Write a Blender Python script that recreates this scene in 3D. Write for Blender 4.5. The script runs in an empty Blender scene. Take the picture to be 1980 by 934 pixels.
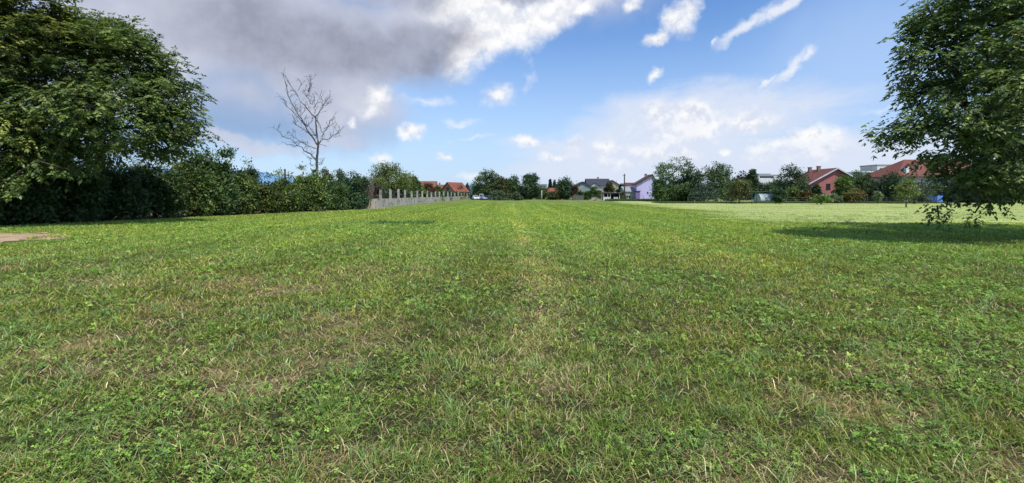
import bpy, math
import numpy as np
from mathutils import Vector

# ------------------------------------------------------------------ basics
F, CX, HY, CH = 907.0, 990.0, 377.0, 1.6      # focal length / centre / horizon of the photo (px), eye height (m)
def gx(px, d): return (px - CX) / F * d
def gz(py, d): return CH + (HY - py) / F * d
def gd(py): return CH * F / (py - HY)

scene = bpy.context.scene
C = scene.collection
scene.view_settings.view_transform = 'Standard'
try: scene.view_settings.look = 'None'
except Exception: pass
scene.view_settings.exposure = 0.0
scene.view_settings.gamma = 1.0
R = np.random.default_rng(7)
SUN_AZ, SUN_EL = math.radians(146), math.radians(60)

# value noise ------------------------------------------------------
_T = np.random.default_rng(99).random((256, 256))
def vnoise(x, y):
    x = np.asarray(x, float); y = np.asarray(y, float)
    xi = np.floor(x).astype(int); yi = np.floor(y).astype(int)
    fx = x - xi; fy = y - yi
    fx = fx*fx*(3-2*fx); fy = fy*fy*(3-2*fy)
    a = _T[xi & 255, yi & 255]; b = _T[(xi+1) & 255, yi & 255]
    c = _T[xi & 255, (yi+1) & 255]; d = _T[(xi+1) & 255, (yi+1) & 255]
    return (a*(1-fx)+b*fx)*(1-fy) + (c*(1-fx)+d*fx)*fy
def fbm(x, y, o=4, g=0.5):
    s = 0; amp = 1; t = 0
    for i in range(o):
        s = s + amp*vnoise(x*2**i + 17.3*i, y*2**i + 5.1*i); t += amp; amp *= g
    return s/t
def sstep(a, b, x):
    t = np.clip((x-a)/(b-a), 0, 1); return t*t*(3-2*t)

# ------------------------------------------------------------------ object helpers
def tag(o, label=None, cat=None, group=None, kind=None):
    if label: o['label'] = label
    if cat: o['category'] = cat
    if group: o['group'] = group
    if kind: o['kind'] = kind
    return o
def empty(name, loc, rz=0.0, label=None, cat=None, group=None):
    o = bpy.data.objects.new(name, None); C.objects.link(o)
    o.location = loc; o.rotation_euler = (0, 0, rz); o.empty_display_size = 0.3
    return tag(o, label, cat, group)
def link(name, me, mat, parent=None):
    o = bpy.data.objects.new(name, me); C.objects.link(o)
    if mat is not None: me.materials.append(mat)
    if parent is not None: o.parent = parent
    return o
def mesh_np(name, V, loops, sizes, col=None, smooth=False):
    """V (n,3); loops flat vertex indices; sizes per face"""
    me = bpy.data.meshes.new(name)
    V = np.asarray(V, np.float32); loops = np.asarray(loops, np.int32); sizes = np.asarray(sizes, np.int32)
    me.vertices.add(len(V)); me.vertices.foreach_set('co', V.ravel())
    me.loops.add(len(loops)); me.loops.foreach_set('vertex_index', loops)
    me.polygons.add(len(sizes))
    st = np.zeros(len(sizes), np.int32); st[1:] = np.cumsum(sizes)[:-1]
    me.polygons.foreach_set('loop_start', st)
    if smooth: me.polygons.foreach_set('use_smooth', np.ones(len(sizes), bool))
    if col is not None:
        a = me.color_attributes.new('Col', 'FLOAT_COLOR', 'POINT')
        c = np.ones((len(V), 4), np.float32); c[:, :3] = col
        a.data.foreach_set('color', c.ravel())
    me.update(calc_edges=True)
    return me
class MB:
    def __init__(s): s.v = []; s.f = []
    def add(s, vs, fs):
        n = len(s.v); s.v += [tuple(map(float, v)) for v in vs]; s.f += [tuple(i+n for i in f) for f in fs]; return s
    def box(s, x0, x1, y0, y1, z0, z1, tx=0, ty=0):
        return s.add([(x0,y0,z0),(x1,y0,z0),(x1,y1,z0),(x0,y1,z0),(x0+tx,y0+ty,z1),(x1-tx,y0+ty,z1),(x1-tx,y1-ty,z1),(x0+tx,y1-ty,z1)],
                     [(0,3,2,1),(4,5,6,7),(0,1,5,4),(1,2,6,5),(2,3,7,6),(3,0,4,7)])
    def prism(s, pts, vec):
        n = len(pts); p = [Vector(q) for q in pts]; w = Vector(vec)
        return s.add([tuple(q) for q in p]+[tuple(q+w) for q in p],
                     [tuple(range(n-1,-1,-1)), tuple(range(n, 2*n))]+[(i,(i+1)%n,n+(i+1)%n,n+i) for i in range(n)])
    def tube(s, pts, rs, n=6):
        pts = [Vector(p) for p in pts]
        b = len(s.v)
        for i, p in enumerate(pts):
            d = (pts[min(i+1,len(pts)-1)]-pts[max(i-1,0)]).normalized()
            u = d.orthogonal().normalized() if i == 0 else (u - d*u.dot(d)).normalized()
            w = d.cross(u)
            for k in range(n):
                a = 2*math.pi*k/n; q = p + (u*math.cos(a)+w*math.sin(a))*rs[i]
                s.v.append(tuple(q))
        for i in range(len(pts)-1):
            for k in range(n):
                s.f.append((b+i*n+k, b+i*n+(k+1)%n, b+(i+1)*n+(k+1)%n, b+(i+1)*n+k))
        s.f.append(tuple(b+k for k in range(n-1,-1,-1))); s.f.append(tuple(b+(len(pts)-1)*n+k for k in range(n)))
        return s
    def build(s, name, mat, parent=None, bevel=0, smooth=False):
        me = bpy.data.meshes.new(name); me.from_pydata(s.v, [], s.f); me.update()
        o = link(name, me, mat, parent)
        if smooth:
            me.polygons.foreach_set('use_smooth', np.ones(len(me.polygons), bool))
        if bevel:
            m = o.modifiers.new('bevel', 'BEVEL'); m.width = bevel; m.segments = 2; m.limit_method = 'ANGLE'
        return o

# ------------------------------------------------------------------ materials
def nmat(name):
    m = bpy.data.materials.new(name); m.use_nodes = True
    nt = m.node_tree; nt.nodes.clear()
    out = nt.nodes.new('ShaderNodeOutputMaterial')
    return m, nt, out
def nd(nt, t, **kw):
    n = nt.nodes.new(t)
    for k, v in kw.items():
        if k.startswith('i_'): n.inputs[k[2:].replace('_', ' ')].default_value = v
        else: setattr(n, k, v)
    return n
def mixc(nt, fac, a, b, mode='MIX'):
    m = nd(nt, 'ShaderNodeMix', data_type='RGBA', blend_type=mode, clamp_factor=True)
    for s, v in ((0, fac), (6, a), (7, b)):
        if hasattr(v, 'is_linked') or isinstance(v, bpy.types.NodeSocket): nt.links.new(v, m.inputs[s])
        else: m.inputs[s].default_value = v if s == 0 else (*v, 1)
    return m.outputs[2]
def ramp(nt, fac, a, b):
    m = nd(nt, 'ShaderNodeMapRange', interpolation_type='SMOOTHSTEP')
    nt.links.new(fac, m.inputs[0]); m.inputs[1].default_value = a; m.inputs[2].default_value = b
    return m.outputs[0]
def surf(name, c1, c2, scale=3.0, rough=0.8, bump=0.0, c3=None, s3=0.6, streak=False, detail=6, stretch=None, metallic=0.0, bands=None):
    """two-tone weathered surface in object coordinates"""
    m, nt, out = nmat(name)
    tc = nd(nt, 'ShaderNodeTexCoord'); mp = nd(nt, 'ShaderNodeMapping')
    nt.links.new(tc.outputs['Object'], mp.inputs[0])
    if streak: mp.inputs['Scale'].default_value = (1, 1, 0.18)
    if stretch: mp.inputs['Scale'].default_value = stretch
    n1 = nd(nt, 'ShaderNodeTexNoise'); n1.inputs['Scale'].default_value = scale; n1.inputs['Detail'].default_value = detail; n1.inputs['Roughness'].default_value = 0.65
    nt.links.new(mp.outputs[0], n1.inputs['Vector'])
    col = mixc(nt, ramp(nt, n1.outputs[0], 0.35, 0.65), c1, c2)
    if c3:
        n2 = nd(nt, 'ShaderNodeTexNoise'); n2.inputs['Scale'].default_value = s3; n2.inputs['Detail'].default_value = 5
        nt.links.new(tc.outputs['Object'], n2.inputs['Vector'])
        col = mixc(nt, ramp(nt, n2.outputs[0], 0.5, 0.7), col, c3)
    b = nd(nt, 'ShaderNodeBsdfPrincipled'); b.inputs['Roughness'].default_value = rough; b.inputs['Metallic'].default_value = metallic
    b.inputs['Specular IOR Level'].default_value = 0.25
    if bands:
        ax, fr, amt = bands
        w = nd(nt, 'ShaderNodeTexWave', wave_type='BANDS', bands_direction=ax); w.inputs['Scale'].default_value = fr; w.inputs['Distortion'].default_value = 0.4
        nt.links.new(tc.outputs['Object'], w.inputs['Vector'])
        col = mixc(nt, ramp(nt, w.outputs[1], 0.0, 0.5), tuple(q*amt for q in c1), col)
    nt.links.new(col, b.inputs['Base Color'])
    if bump:
        bp = nd(nt, 'ShaderNodeBump'); bp.inputs['Strength'].default_value = bump; bp.inputs['Distance'].default_value = 0.03
        nt.links.new(n1.outputs[0], bp.inputs['Height']); nt.links.new(bp.outputs[0], b.inputs['Normal'])
    nt.links.new(b.outputs[0], out.inputs[0])
    return m
def leafmat(name, transl=0.3, rough=0.55, spec=0.3):
    m, nt, out = nmat(name)
    at = nd(nt, 'ShaderNodeVertexColor', layer_name='Col')
    n1 = nd(nt, 'ShaderNodeTexNoise'); n1.inputs['Scale'].default_value = 60
    tc = nd(nt, 'ShaderNodeTexCoord'); nt.links.new(tc.outputs['Object'], n1.inputs['Vector'])
    col = mixc(nt, ramp(nt, n1.outputs[0], 0.3, 0.7), (0.85, 0.85, 0.85), (1.12, 1.12, 1.05))
    col = mixc(nt, 1.0, at.outputs[0], col, 'MULTIPLY')
    b = nd(nt, 'ShaderNodeBsdfPrincipled'); b.inputs['Roughness'].default_value = rough; b.inputs['Specular IOR Level'].default_value = spec
    t = nd(nt, 'ShaderNodeBsdfTranslucent')
    c2 = mixc(nt, 1.0, col, (1.25, 1.3, 0.6), 'MULTIPLY')
    nt.links.new(col, b.inputs['Base Color']); nt.links.new(c2, t.inputs[0])
    mx = nd(nt, 'ShaderNodeMixShader'); mx.inputs[0].default_value = transl
    nt.links.new(b.outputs[0], mx.inputs[1]); nt.links.new(t.outputs[0], mx.inputs[2]); nt.links.new(mx.outputs[0], out.inputs[0])
    return m
M = {}
M['leaf'] = leafmat('leaf', 0.28, 0.5, 0.35)
M['grass'] = leafmat('grass_blade', 0.32, 0.5, 0.22)
M['straw'] = leafmat('straw', 0.15, 0.7, 0.15)
M['bark'] = surf('bark', (0.10,0.085,0.065), (0.05,0.042,0.032), 9, 0.9, 0.6, streak=True)
M['deadbark'] = surf('dead_bark', (0.085,0.078,0.074), (0.042,0.039,0.037), 2.2, 0.9, 0.4, c3=(0.30,0.29,0.27), s3=0.9)
M['dry_twig'] = surf('dry_twig', (0.20,0.165,0.125), (0.11,0.09,0.07), 5, 0.95)
M['concrete'] = surf('concrete', (0.50,0.455,0.40), (0.36,0.325,0.285), 2.2, 0.9, 0.5, c3=(0.15,0.13,0.105), s3=1.3, streak=True)
M['concrete_post'] = surf('concrete_post', (0.46,0.43,0.38), (0.33,0.305,0.265), 3, 0.9, 0.4, c3=(0.18,0.165,0.14), s3=1.2)
M['plank'] = surf('weathered_plank', (0.46,0.41,0.33), (0.30,0.26,0.20), 6, 0.9, 0.3, streak=True)
M['tile_red'] = surf('red_roof_tile', (0.185,0.068,0.046), (0.14,0.052,0.037), 1.6, 0.75, 0.2, c3=(0.17,0.06,0.04), s3=0.35)
M['tile_orange'] = surf('orange_roof_tile', (0.23,0.08,0.048), (0.17,0.06,0.036), 1.6, 0.75, 0.2, c3=(0.25,0.08,0.05), s3=0.5)
M['tile_brown'] = surf('brown_roof_tile', (0.23,0.10,0.065), (0.16,0.075,0.05), 1.6, 0.8, 0.2)
M['tile_dark'] = surf('dark_roof_tile', (0.055,0.058,0.072), (0.04,0.042,0.054), 1.5, 0.6, 0.2)
M['tile_maroon'] = surf('maroon_roof_tile', (0.12,0.05,0.05), (0.085,0.038,0.04), 1.5, 0.7, 0.2)
M['brick'] = surf('brick_wall', (0.40,0.20,0.14), (0.30,0.14,0.10), 1.2, 0.9, 0.1, c3=(0.42,0.26,0.20), s3=0.7)
M['pink'] = surf('pink_render', (0.40,0.15,0.13), (0.34,0.13,0.115), 0.9, 0.9, 0.05, c3=(0.35,0.15,0.12), s3=0.3)
M['purple'] = surf('lilac_render', (0.50,0.46,0.70), (0.47,0.43,0.66), 0.7, 0.9, 0.05, c3=(0.34,0.31,0.56), s3=0.35)
M['purple_trim'] = surf('dark_lilac_render', (0.20,0.15,0.34), (0.17,0.13,0.30), 1, 0.9)
M['grey_green'] = surf('grey_green_render', (0.27,0.33,0.32), (0.24,0.29,0.285), 0.6, 0.9, 0.05, c3=(0.22,0.26,0.25), s3=0.4)
M['grey_render'] = surf('grey_render', (0.33,0.35,0.36), (0.27,0.285,0.295), 0.8, 0.9, 0.05)
M['grey_metal'] = surf('grey_sheet_roof', (0.30,0.32,0.33), (0.25,0.265,0.275), 0.8, 0.5, 0.05)
M['white_render'] = surf('white_render', (0.62,0.62,0.66), (0.52,0.52,0.57), 0.8, 0.9, 0.05, c3=(0.45,0.44,0.46), s3=0.3)
M['beige'] = surf('beige_render', (0.42,0.36,0.26), (0.35,0.30,0.22), 0.8, 0.9, 0.05)
M['plaster'] = surf('bare_plaster', (0.38,0.35,0.30), (0.29,0.265,0.225), 1.0, 0.9, 0.1)
M['white_paint'] = surf('white_paint', (0.72,0.72,0.70), (0.62,0.62,0.60), 2, 0.6)
M['dark_wood'] = surf('dark_wood', (0.045,0.03,0.022), (0.028,0.02,0.016), 4, 0.8, 0.1)
M['grey_wood'] = surf('grey_wood', (0.15,0.14,0.125), (0.095,0.09,0.08), 5, 0.9, 0.3, streak=True)
M['void'] = surf('opening_shade', (0.012,0.012,0.014), (0.008,0.008,0.01), 2, 0.9)  # near-black colour standing in for the shade inside openings
M['pane'] = surf('window_glass', (0.035,0.045,0.06), (0.02,0.026,0.035), 1.5, 0.12)
M['frame'] = surf('window_frame', (0.60,0.60,0.58), (0.52,0.52,0.50), 3, 0.6)
M['chimney'] = surf('chimney_brick', (0.30,0.20,0.16), (0.22,0.15,0.12), 4, 0.9, 0.2)
M['pole_wood'] = surf('pole_wood', (0.09,0.085,0.075), (0.06,0.056,0.05), 4, 0.9, 0.2, streak=True)
M['pole_white'] = surf('pale_pole', (0.55,0.54,0.49), (0.45,0.44,0.40), 4, 0.8)
M['green_steel'] = surf('green_steel', (0.035,0.09,0.07), (0.028,0.07,0.055), 4, 0.5)
M['film'] = surf('greenhouse_film', (0.36,0.43,0.43), (0.25,0.31,0.31), 1.2, 0.35, 0.2)
M['blue'] = surf('blue_sheet', (0.12,0.24,0.62), (0.10,0.20,0.54), 1.5, 0.5, 0.1)
M['blue_dark'] = surf('dark_blue_sheet', (0.03,0.06,0.20), (0.025,0.05,0.16), 1.5, 0.5, 0.1)
M['bin'] = surf('dark_bin', (0.025,0.022,0.025), (0.018,0.016,0.018), 3, 0.5)
M['car_white'] = surf('white_car_paint', (0.74,0.76,0.78), (0.70,0.72,0.74), 1, 0.25)
M['car_blue'] = surf('pale_blue_car_paint', (0.42,0.50,0.64), (0.39,0.47,0.60), 1, 0.25)
M['car_silver'] = surf('silver_car_paint', (0.45,0.50,0.58), (0.42,0.47,0.54), 1, 0.25, metallic=0.3)
M['car_teal'] = surf('dark_teal_car_paint', (0.05,0.10,0.14), (0.045,0.09,0.125), 1, 0.25)
M['rubber'] = surf('tyre_rubber', (0.02,0.02,0.02), (0.014,0.014,0.014), 6, 0.8)
M['rim'] = surf('wheel_rim', (0.4,0.4,0.42), (0.32,0.32,0.34), 6, 0.4, metallic=0.6)
M['lamp'] = surf('headlight_glass', (0.65,0.67,0.7), (0.55,0.57,0.6), 6, 0.15)
M['rubble'] = surf('rubble', (0.36,0.30,0.24), (0.24,0.19,0.15), 3, 0.95, 0.5)
M['dirt'] = surf('sandy_dirt', (0.47,0.33,0.20), (0.35,0.24,0.14), 2.2, 0.95, 0.5, c3=(0.16,0.12,0.075), s3=1.1)
M['gravel'] = surf('gravel', (0.38,0.36,0.32), (0.28,0.265,0.23), 1.5, 0.95, 0.2, c3=(0.2,0.2,0.12), s3=0.25)
M['hill'] = surf('hazy_hill', (0.15,0.30,0.48), (0.13,0.27,0.44), 0.004, 1.0)  # distance haze is mixed into the blue base colour
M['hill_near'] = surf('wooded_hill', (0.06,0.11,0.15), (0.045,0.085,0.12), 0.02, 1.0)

# ------------------------------------------------------------------ world: Nishita sky with procedural clouds
def build_world():
    w = bpy.data.worlds.new('World'); scene.world = w; w.use_nodes = True
    nt = w.node_tree; nt.nodes.clear()
    out = nd(nt, 'ShaderNodeOutputWorld'); bg = nd(nt, 'ShaderNodeBackground')
    STR = 0.1; bg.inputs['Strength'].default_value = STR
    sky = nd(nt, 'ShaderNodeTexSky', sky_type='NISHITA')
    sky.sun_disc = False; sky.sun_elevation = SUN_EL; sky.sun_rotation = SUN_AZ
    sky.air_density = 1.0; sky.dust_density = 0.6; sky.ozone_density = 1.6
    tc = nd(nt, 'ShaderNodeTexCoord'); sp = nd(nt, 'ShaderNodeSeparateXYZ')
    L = nt.links.new
    L(tc.outputs['Generated'], sp.inputs[0])
    def math_(op, a, b=None, c=None):
        n = nd(nt, 'ShaderNodeMath', operation=op)
        for i, v in enumerate((a, b, c)):
            if v is None: continue
            if isinstance(v, (int, float)): n.inputs[i].default_value = v
            else: L(v, n.inputs[i])
        return n.outputs[0]
    az = math_('ARCTAN2', sp.outputs[0], sp.outputs[1]); el = math_('ARCSINE', sp.outputs[2])
    cv = nd(nt, 'ShaderNodeCombineXYZ'); L(az, cv.inputs[0]); L(el, cv.inputs[1])
    def noise(scale, detail, rough, off=(0,0,0), stretch=(1,1,1), src=None, dist=0.0):
        mp = nd(nt, 'ShaderNodeMapping'); mp.inputs['Location'].default_value = off; mp.inputs['Scale'].default_value = stretch
        L(src or cv.outputs[0], mp.inputs[0])
        n = nd(nt, 'ShaderNodeTexNoise'); n.inputs['Scale'].default_value = scale; n.inputs['Detail'].default_value = detail; n.inputs['Roughness'].default_value = rough
        n.inputs['Distortion'].default_value = dist
        L(mp.outputs[0], n.inputs['Vector']); return n
    # warp the direction so that the cloud outlines billow
    wn = noise(9, 6, 0.6, (3.1, 7.7, 0))
    wv = nd(nt, 'ShaderNodeVectorMath', operation='SUBTRACT'); L(wn.outputs['Color'], wv.inputs[0]); wv.inputs[1].default_value = (0.5, 0.5, 0.5)
    ws = nd(nt, 'ShaderNodeVectorMath', operation='MULTIPLY'); L(wv.outputs[0], ws.inputs[0]); ws.inputs[1].default_value = (0.085, 0.06, 0)
    wa = nd(nt, 'ShaderNodeVectorMath', operation='ADD'); L(cv.outputs[0], wa.inputs[0]); L(ws.outputs[0], wa.inputs[1])
    w2 = noise(26, 5, 0.6, (1.7, 4.2, 0))
    wv2 = nd(nt, 'ShaderNodeVectorMath', operation='SUBTRACT'); L(w2.outputs['Color'], wv2.inputs[0]); wv2.inputs[1].default_value = (0.5, 0.5, 0.5)
    ws2 = nd(nt, 'ShaderNodeVectorMath', operation='MULTIPLY'); L(wv2.outputs[0], ws2.inputs[0]); ws2.inputs[1].default_value = (0.036, 0.03, 0)
    wb = nd(nt, 'ShaderNodeVectorMath', operation='ADD'); L(wa.outputs[0], wb.inputs[0]); L(ws2.outputs[0], wb.inputs[1])
    warped = wb.outputs[0]
    prev = [None]
    def ell(px, py, rx, ry, rot=0, s=1.0, src=None):
        x = px-CX; a = math.atan(x/F); e = math.atan((HY-py)/math.hypot(F, x))
        ca = math.cos(a)
        mp = nd(nt, 'ShaderNodeMapping', vector_type='TEXTURE')
        mp.inputs['Location'].default_value = (a, e, 0); mp.inputs['Rotation'].default_value = (0, 0, math.radians(rot))
        mp.inputs['Scale'].default_value = (rx/F*ca*ca**0.5, ry/F*ca, 1)
        if prev[0] is None: L(src or warped, mp.inputs[0])
        else:                                       # evaluate one after another (keeps the shader stack small)
            ch = nd(nt, 'ShaderNodeVectorMath', operation='MULTIPLY_ADD'); L(prev[0], ch.inputs[0]); ch.inputs[1].default_value = (1e-7,)*3; L(src or warped, ch.inputs[2])
            L(ch.outputs[0], mp.inputs[0])
        ln = nd(nt, 'ShaderNodeVectorMath', operation='LENGTH'); L(mp.outputs[0], ln.inputs[0])
        prev[0] = math_('MULTIPLY_ADD', ln.outputs['Value'], -s, s); return prev[0]
    def field(lst, src=None):
        acc = None
        for e in lst:
            f = ell(*e, src=src); acc = f if acc is None else math_('MAXIMUM', acc, f)
            prev[0] = acc
        return acc
    n_fine = noise(13, 9, 0.62, (1, 2, 0)).outputs[0]
    n_big = noise(4, 7, 0.58, (5, 1, 0)).outputs[0]
    n_fine2 = math_('ADD', math_('MULTIPLY', n_fine, 0.6), math_('MULTIPLY', noise(30, 8, 0.62, (4, 6, 0)).outputs[0], 0.4))
    n_up = math_('ADD', math_('MULTIPLY', noise(13, 9, 0.62, (1, 2.014, 0)).outputs[0], 0.6), math_('MULTIPLY', noise(30, 8, 0.62, (4, 6.014, 0)).outputs[0], 0.4))
    lit = ramp(nt, math_('SUBTRACT', n_fine2, n_up), -0.09, 0.05)      # sunlit tops, greyer hollows
    n_mid = noise(4.5, 4.5, 0.5, (5, 1, 0)).outputs[0]
    n_soft = noise(3.5, 3, 0.5, (5, 1, 0)).outputs[0]
    n_wisp = noise(5, 8, 0.62, (2, 9, 0), (1.0, 3.2, 1), dist=0.6).outputs[0]
    def mask(fld, nz, amp, lo, hi):
        return ramp(nt, math_('MULTIPLY_ADD', math_('SUBTRACT', nz, 0.5), amp, fld), lo, hi)
    K = 1.0/STR
    def c(r, g, b):   # sRGB display value -> linear radiance
        f = lambda v: ((v/255+0.055)/1.055)**2.4 if v > 10 else v/255/12.92
        return (f(r)*K, f(g)*K, f(b)*K)
    col = mixc(nt, 1.0, sky.outputs[0], SKY_TINT, 'MULTIPLY')
    # pale haze towards the horizon
    hz = ramp(nt, el, 0.40, -0.02)
    col = mixc(nt, math_('MULTIPLY', hz, 0.75), col, c(205, 224, 248))
    # anywhere else in the sky: a loose scatter of thin cloud
    behind = ramp(nt, math_('ABSOLUTE', az), 0.95, 1.6)
    cs = noise(2.2, 8, 0.6, (8, 3, 0), src=tc.outputs['Generated'])
    col = mixc(nt, math_('MULTIPLY', ramp(nt, cs.outputs[0], 0.48, 0.68), math_('MULTIPLY', behind, 0.8)), col, c(225, 228, 236))
    f = field([(1690,120,330,260,0,1),(1250,330,900,70,0,.6)])
    col = mixc(nt, math_('MULTIPLY', mask(f, n_soft, 0.3, 0.0, 0.9), 0.6), col, c(180, 209, 251))
    # high thin veil on the right horizon
    f = field([(1330,235,330,75,4),(1250,290,330,60,0),(1420,200,160,22,8),(1560,310,330,70,0),(1700,330,260,50,0,1),(1250,325,380,45,0,1),(1560,330,300,40,0,1)])
    col = mixc(nt, math_('MULTIPLY', mask(f, n_wisp, 0.9, -0.05, 0.6), 0.82), col, c(224, 231, 247))
    f = field([(1330,240,300,62,4,1),(1250,290,280,45,0,.9),(1560,300,300,50,0,.8),(1420,230,170,40,6,.9)])
    col = mixc(nt, math_('MULTIPLY', mask(f, n_fine2, 2.4, 0.30, 1.15), 0.85), col, mixc(nt, lit, c(224, 227, 241), c(250, 250, 253)))
    # wisps
    f = field([(1440,55,95,18,33,1.1),(1500,22,65,20,28,1.2),(1530,130,70,14,38,1),(1565,108,30,11,40,1),(1480,160,26,9,45,1),(1385,85,20,9,40,.9),(890,232,55,12,0,.8),(820,190,90,13,6,.7),(1018,150,14,40,-8,.6),(1700,208,90,9,8,.45),(910,268,60,6,2,.5)])
    col = mixc(nt, math_('MULTIPLY', mask(f, n_fine2, 1.5, 0.05, 1.0), 0.85), col, c(240, 244, 252))
    # blue-grey rain layer low on the left
    f = field([(420,200,330,110,0,1.2),(560,240,200,70,-8,1),(150,180,420,200,0,1.2),(640,215,190,90,-12,1)])
    col = mixc(nt, math_('MULTIPLY', mask(f, n_soft, 0.35, 0.0, 0.8), 0.8), col, c(140, 166, 206))
    f = field([(500,285,170,16,-3,1),(640,275,90,26,10,1),(430,268,90,14,0,1)])
    col = mixc(nt, math_('MULTIPLY', mask(f, n_wisp, 1.0, 0.0, 0.9), 0.6), col, c(216, 213, 226))
    # big lavender-grey cloud, top left
    f = field([(560,60,400,130,0,1.3),(330,20,330,170,0,1.3),(250,90,210,160,0,1.2),(620,165,190,48,-6,1.0),(850,45,200,80,8,1.2),(700,-160,900,200,0,1.5),(690,185,120,70,-20,1),(630,220,140,60,-15,.75),(470,170,160,70,0,.55)])
    big = mask(f, n_mid, 0.55, -0.1, 0.75)
    sh = mixc(nt, ramp(nt, n_big, 0.3, 0.68), c(178, 185, 206), c(212, 216, 232))
    col = mixc(nt, big, col, sh)
    # white sunlit rims of the big cloud
    f = field([(960,60,130,60,14,1.2),(1060,25,100,48,20,1.2),(890,110,55,48,20,1),(930,15,130,40,0,1.1),(735,185,38,30,30,.75),(715,215,26,20,30,.6),(1120,8,60,26,10,1),(690,238,14,13,-20,.7)])
    rim = mask(f, n_fine2, 1.0, -0.05, 0.75)
    col = mixc(nt, rim, col, mixc(nt, lit, c(232, 235, 244), c(255, 255, 255)))
    # dark underside
    f = field([(640,90,290,68,-5,1.1),(750,112,170,48,2,1.3),(480,60,200,90,0,.85),(980,-20,110,28,0,.8),(800,-5,120,36,0,.7),(830,75,120,45,0,.9)])
    dk = mask(f, n_soft, 0.7, -0.02, 0.75)
    col = mixc(nt, math_('MULTIPLY', dk, 0.85), col, mixc(nt, ramp(nt, n_fine, 0.3, 0.7), c(142, 147, 166), c(170, 175, 194)))
    # bright cumulus
    CU = [(1310,40,42,40,40,1),(1275,75,40,18,18,1),(1330,15,30,30,20,1),(1215,8,28,15,20,1),(1273,150,17,15,10,.9),
               (795,254,36,20,-2,1.1),(960,180,42,26,0,.85),(1025,275,42,14,2,1),(860,304,22,11,0,.8),(735,302,24,14,0,.7),
               (1272,216,34,24,0,.9),(1330,216,80,22,4,.8),(1450,235,75,30,0,.8),(1560,265,85,34,6,1.0),(1490,280,60,20,0,.8),(1620,262,40,30,0,.8),
               (1175,282,28,18,0,.9),(1080,303,44,12,0,.75),(1110,275,34,13,0,.6),(1395,296,24,13,0,.9),(1260,300,40,16,0,.5),(1200,315,90,14,0,.4),(915,338,40,9,0,.5),(1285,262,20,22,0,.6),(1370,240,40,22,0,.6)]
    for q in range(0, len(CU), 40):
        f = field(CU[q:q+40])
        cu = mask(f, n_fine2, 1.2, -0.05, 0.92)
        col = mixc(nt, math_('MULTIPLY', cu, 0.95), col, mixc(nt, lit, c(220, 224, 238), c(255, 255, 255)))
    L(col, bg.inputs['Color']); L(bg.outputs[0], out.inputs[0])
SKY_TINT = (0.99, 1.37, 1.80)
build_world()
sl = bpy.data.lights.new('sun', 'SUN'); sl.energy = 4.6; sl.angle = math.radians(0.5); sl.color = (1.0, 0.955, 0.88)
so = bpy.data.objects.new('sun', sl); C.objects.link(so)
sd = Vector((math.cos(SUN_EL)*math.sin(SUN_AZ), math.cos(SUN_EL)*math.cos(SUN_AZ), math.sin(SUN_EL)))
so.rotation_euler = sd.to_track_quat('Z', 'Y').to_euler(); so.location = (30, -30, 60)

# ------------------------------------------------------------------ camera
cam = bpy.data.cameras.new('camera'); co = bpy.data.objects.new('camera', cam); C.objects.link(co)
cam.sensor_width = 36; cam.lens = 36*F/1980; cam.shift_y = -(467-HY)/1980
cam.clip_start = 0.05; cam.clip_end = 20000
co.location = (0, 0, CH); co.rotation_euler = (math.pi/2, 0, 0)
scene.camera = co

# ------------------------------------------------------------------ ground fields
HA, HB = np.array([-26.4, 24.2]), np.array([-17.1, 51.8])       # foot line of the hedge
def hedge_dist(x, y):
    d = (HB-HA)/np.linalg.norm(HB-HA); n = np.array([d[1], -d[0]])
    return (x-HA[0])*n[0] + (y-HA[1])*n[1]                        # > 0 on the field side
def dirt_mask(x, y):
    return sstep(0.0, 0.35, 1 - np.hypot((x+19.6)/3.3, (y-17.2)/2.5) + (fbm(x*1.1, y*1.1)-0.5)*1.3)
PATCH = [(-2.4,4.2,1.0,.8,.9),(-3.6,4.6,1.2,.5,.8),(-4.6,6.6,1.0,.7,.7),(-1.6,5.2,1.1,.5,.65),(-5.5,3.9,1.2,.5,.8),(0.35,3.9,.5,.5,.8),(0.25,5.5,.3,1.6,.55),(0.4,9,.45,4,.55),
         (2.6,3.6,.7,.5,.8),(3.4,4.4,.5,.5,.8),(-7,8.5,1.6,.7,.6),(1.4,2.6,.6,.4,.6),(-1.2,2.7,.9,.3,.6),(3.2,2.7,.9,.35,.65),(-3.2,9.5,2.2,1.2,.45),(6.2,4.6,.6,.5,.6),(-4.4,3.0,.8,.3,.6),(4.6,6.2,.7,.6,.5)]
def dry(x, y):
    v = sstep(0.44, 0.80, fbm(x*0.9+3, y*0.9+9, 5, 0.7))*0.5*(0.5+0.7*sstep(2.0, -5.0, x)*sstep(16, 7, y))
    n = (fbm(x*3.1, y*3.1, 4, 0.7)-0.5)*3.2
    for (px, py, rx, ry, s) in PATCH:
        v = np.maximum(v, 0.62*s*sstep(-0.25, 1.0, 1-np.hypot((x-px)/rx, (y-py)/ry)+n))
    h = hedge_dist(x, y)
    v = np.maximum(v, 0.9*sstep(1.6, 0.3, h + (fbm(x*1.2, y*1.2)-0.5)*1.6)*(y > 15)*(y < 60))
    return np.clip(np.maximum(v, 0.42*lane(x, y)), 0, 1)
def mown(x, y):                                                     # pale mown meadow far right
    e = (x - (14.0 + 0.11*(y-25))) + (fbm(x*0.25, y*0.25)-0.5)*9
    return sstep(-1, 5, e)*sstep(20, 31, y + (fbm(x*0.2+5, y*0.2)-0.5)*8)
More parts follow.
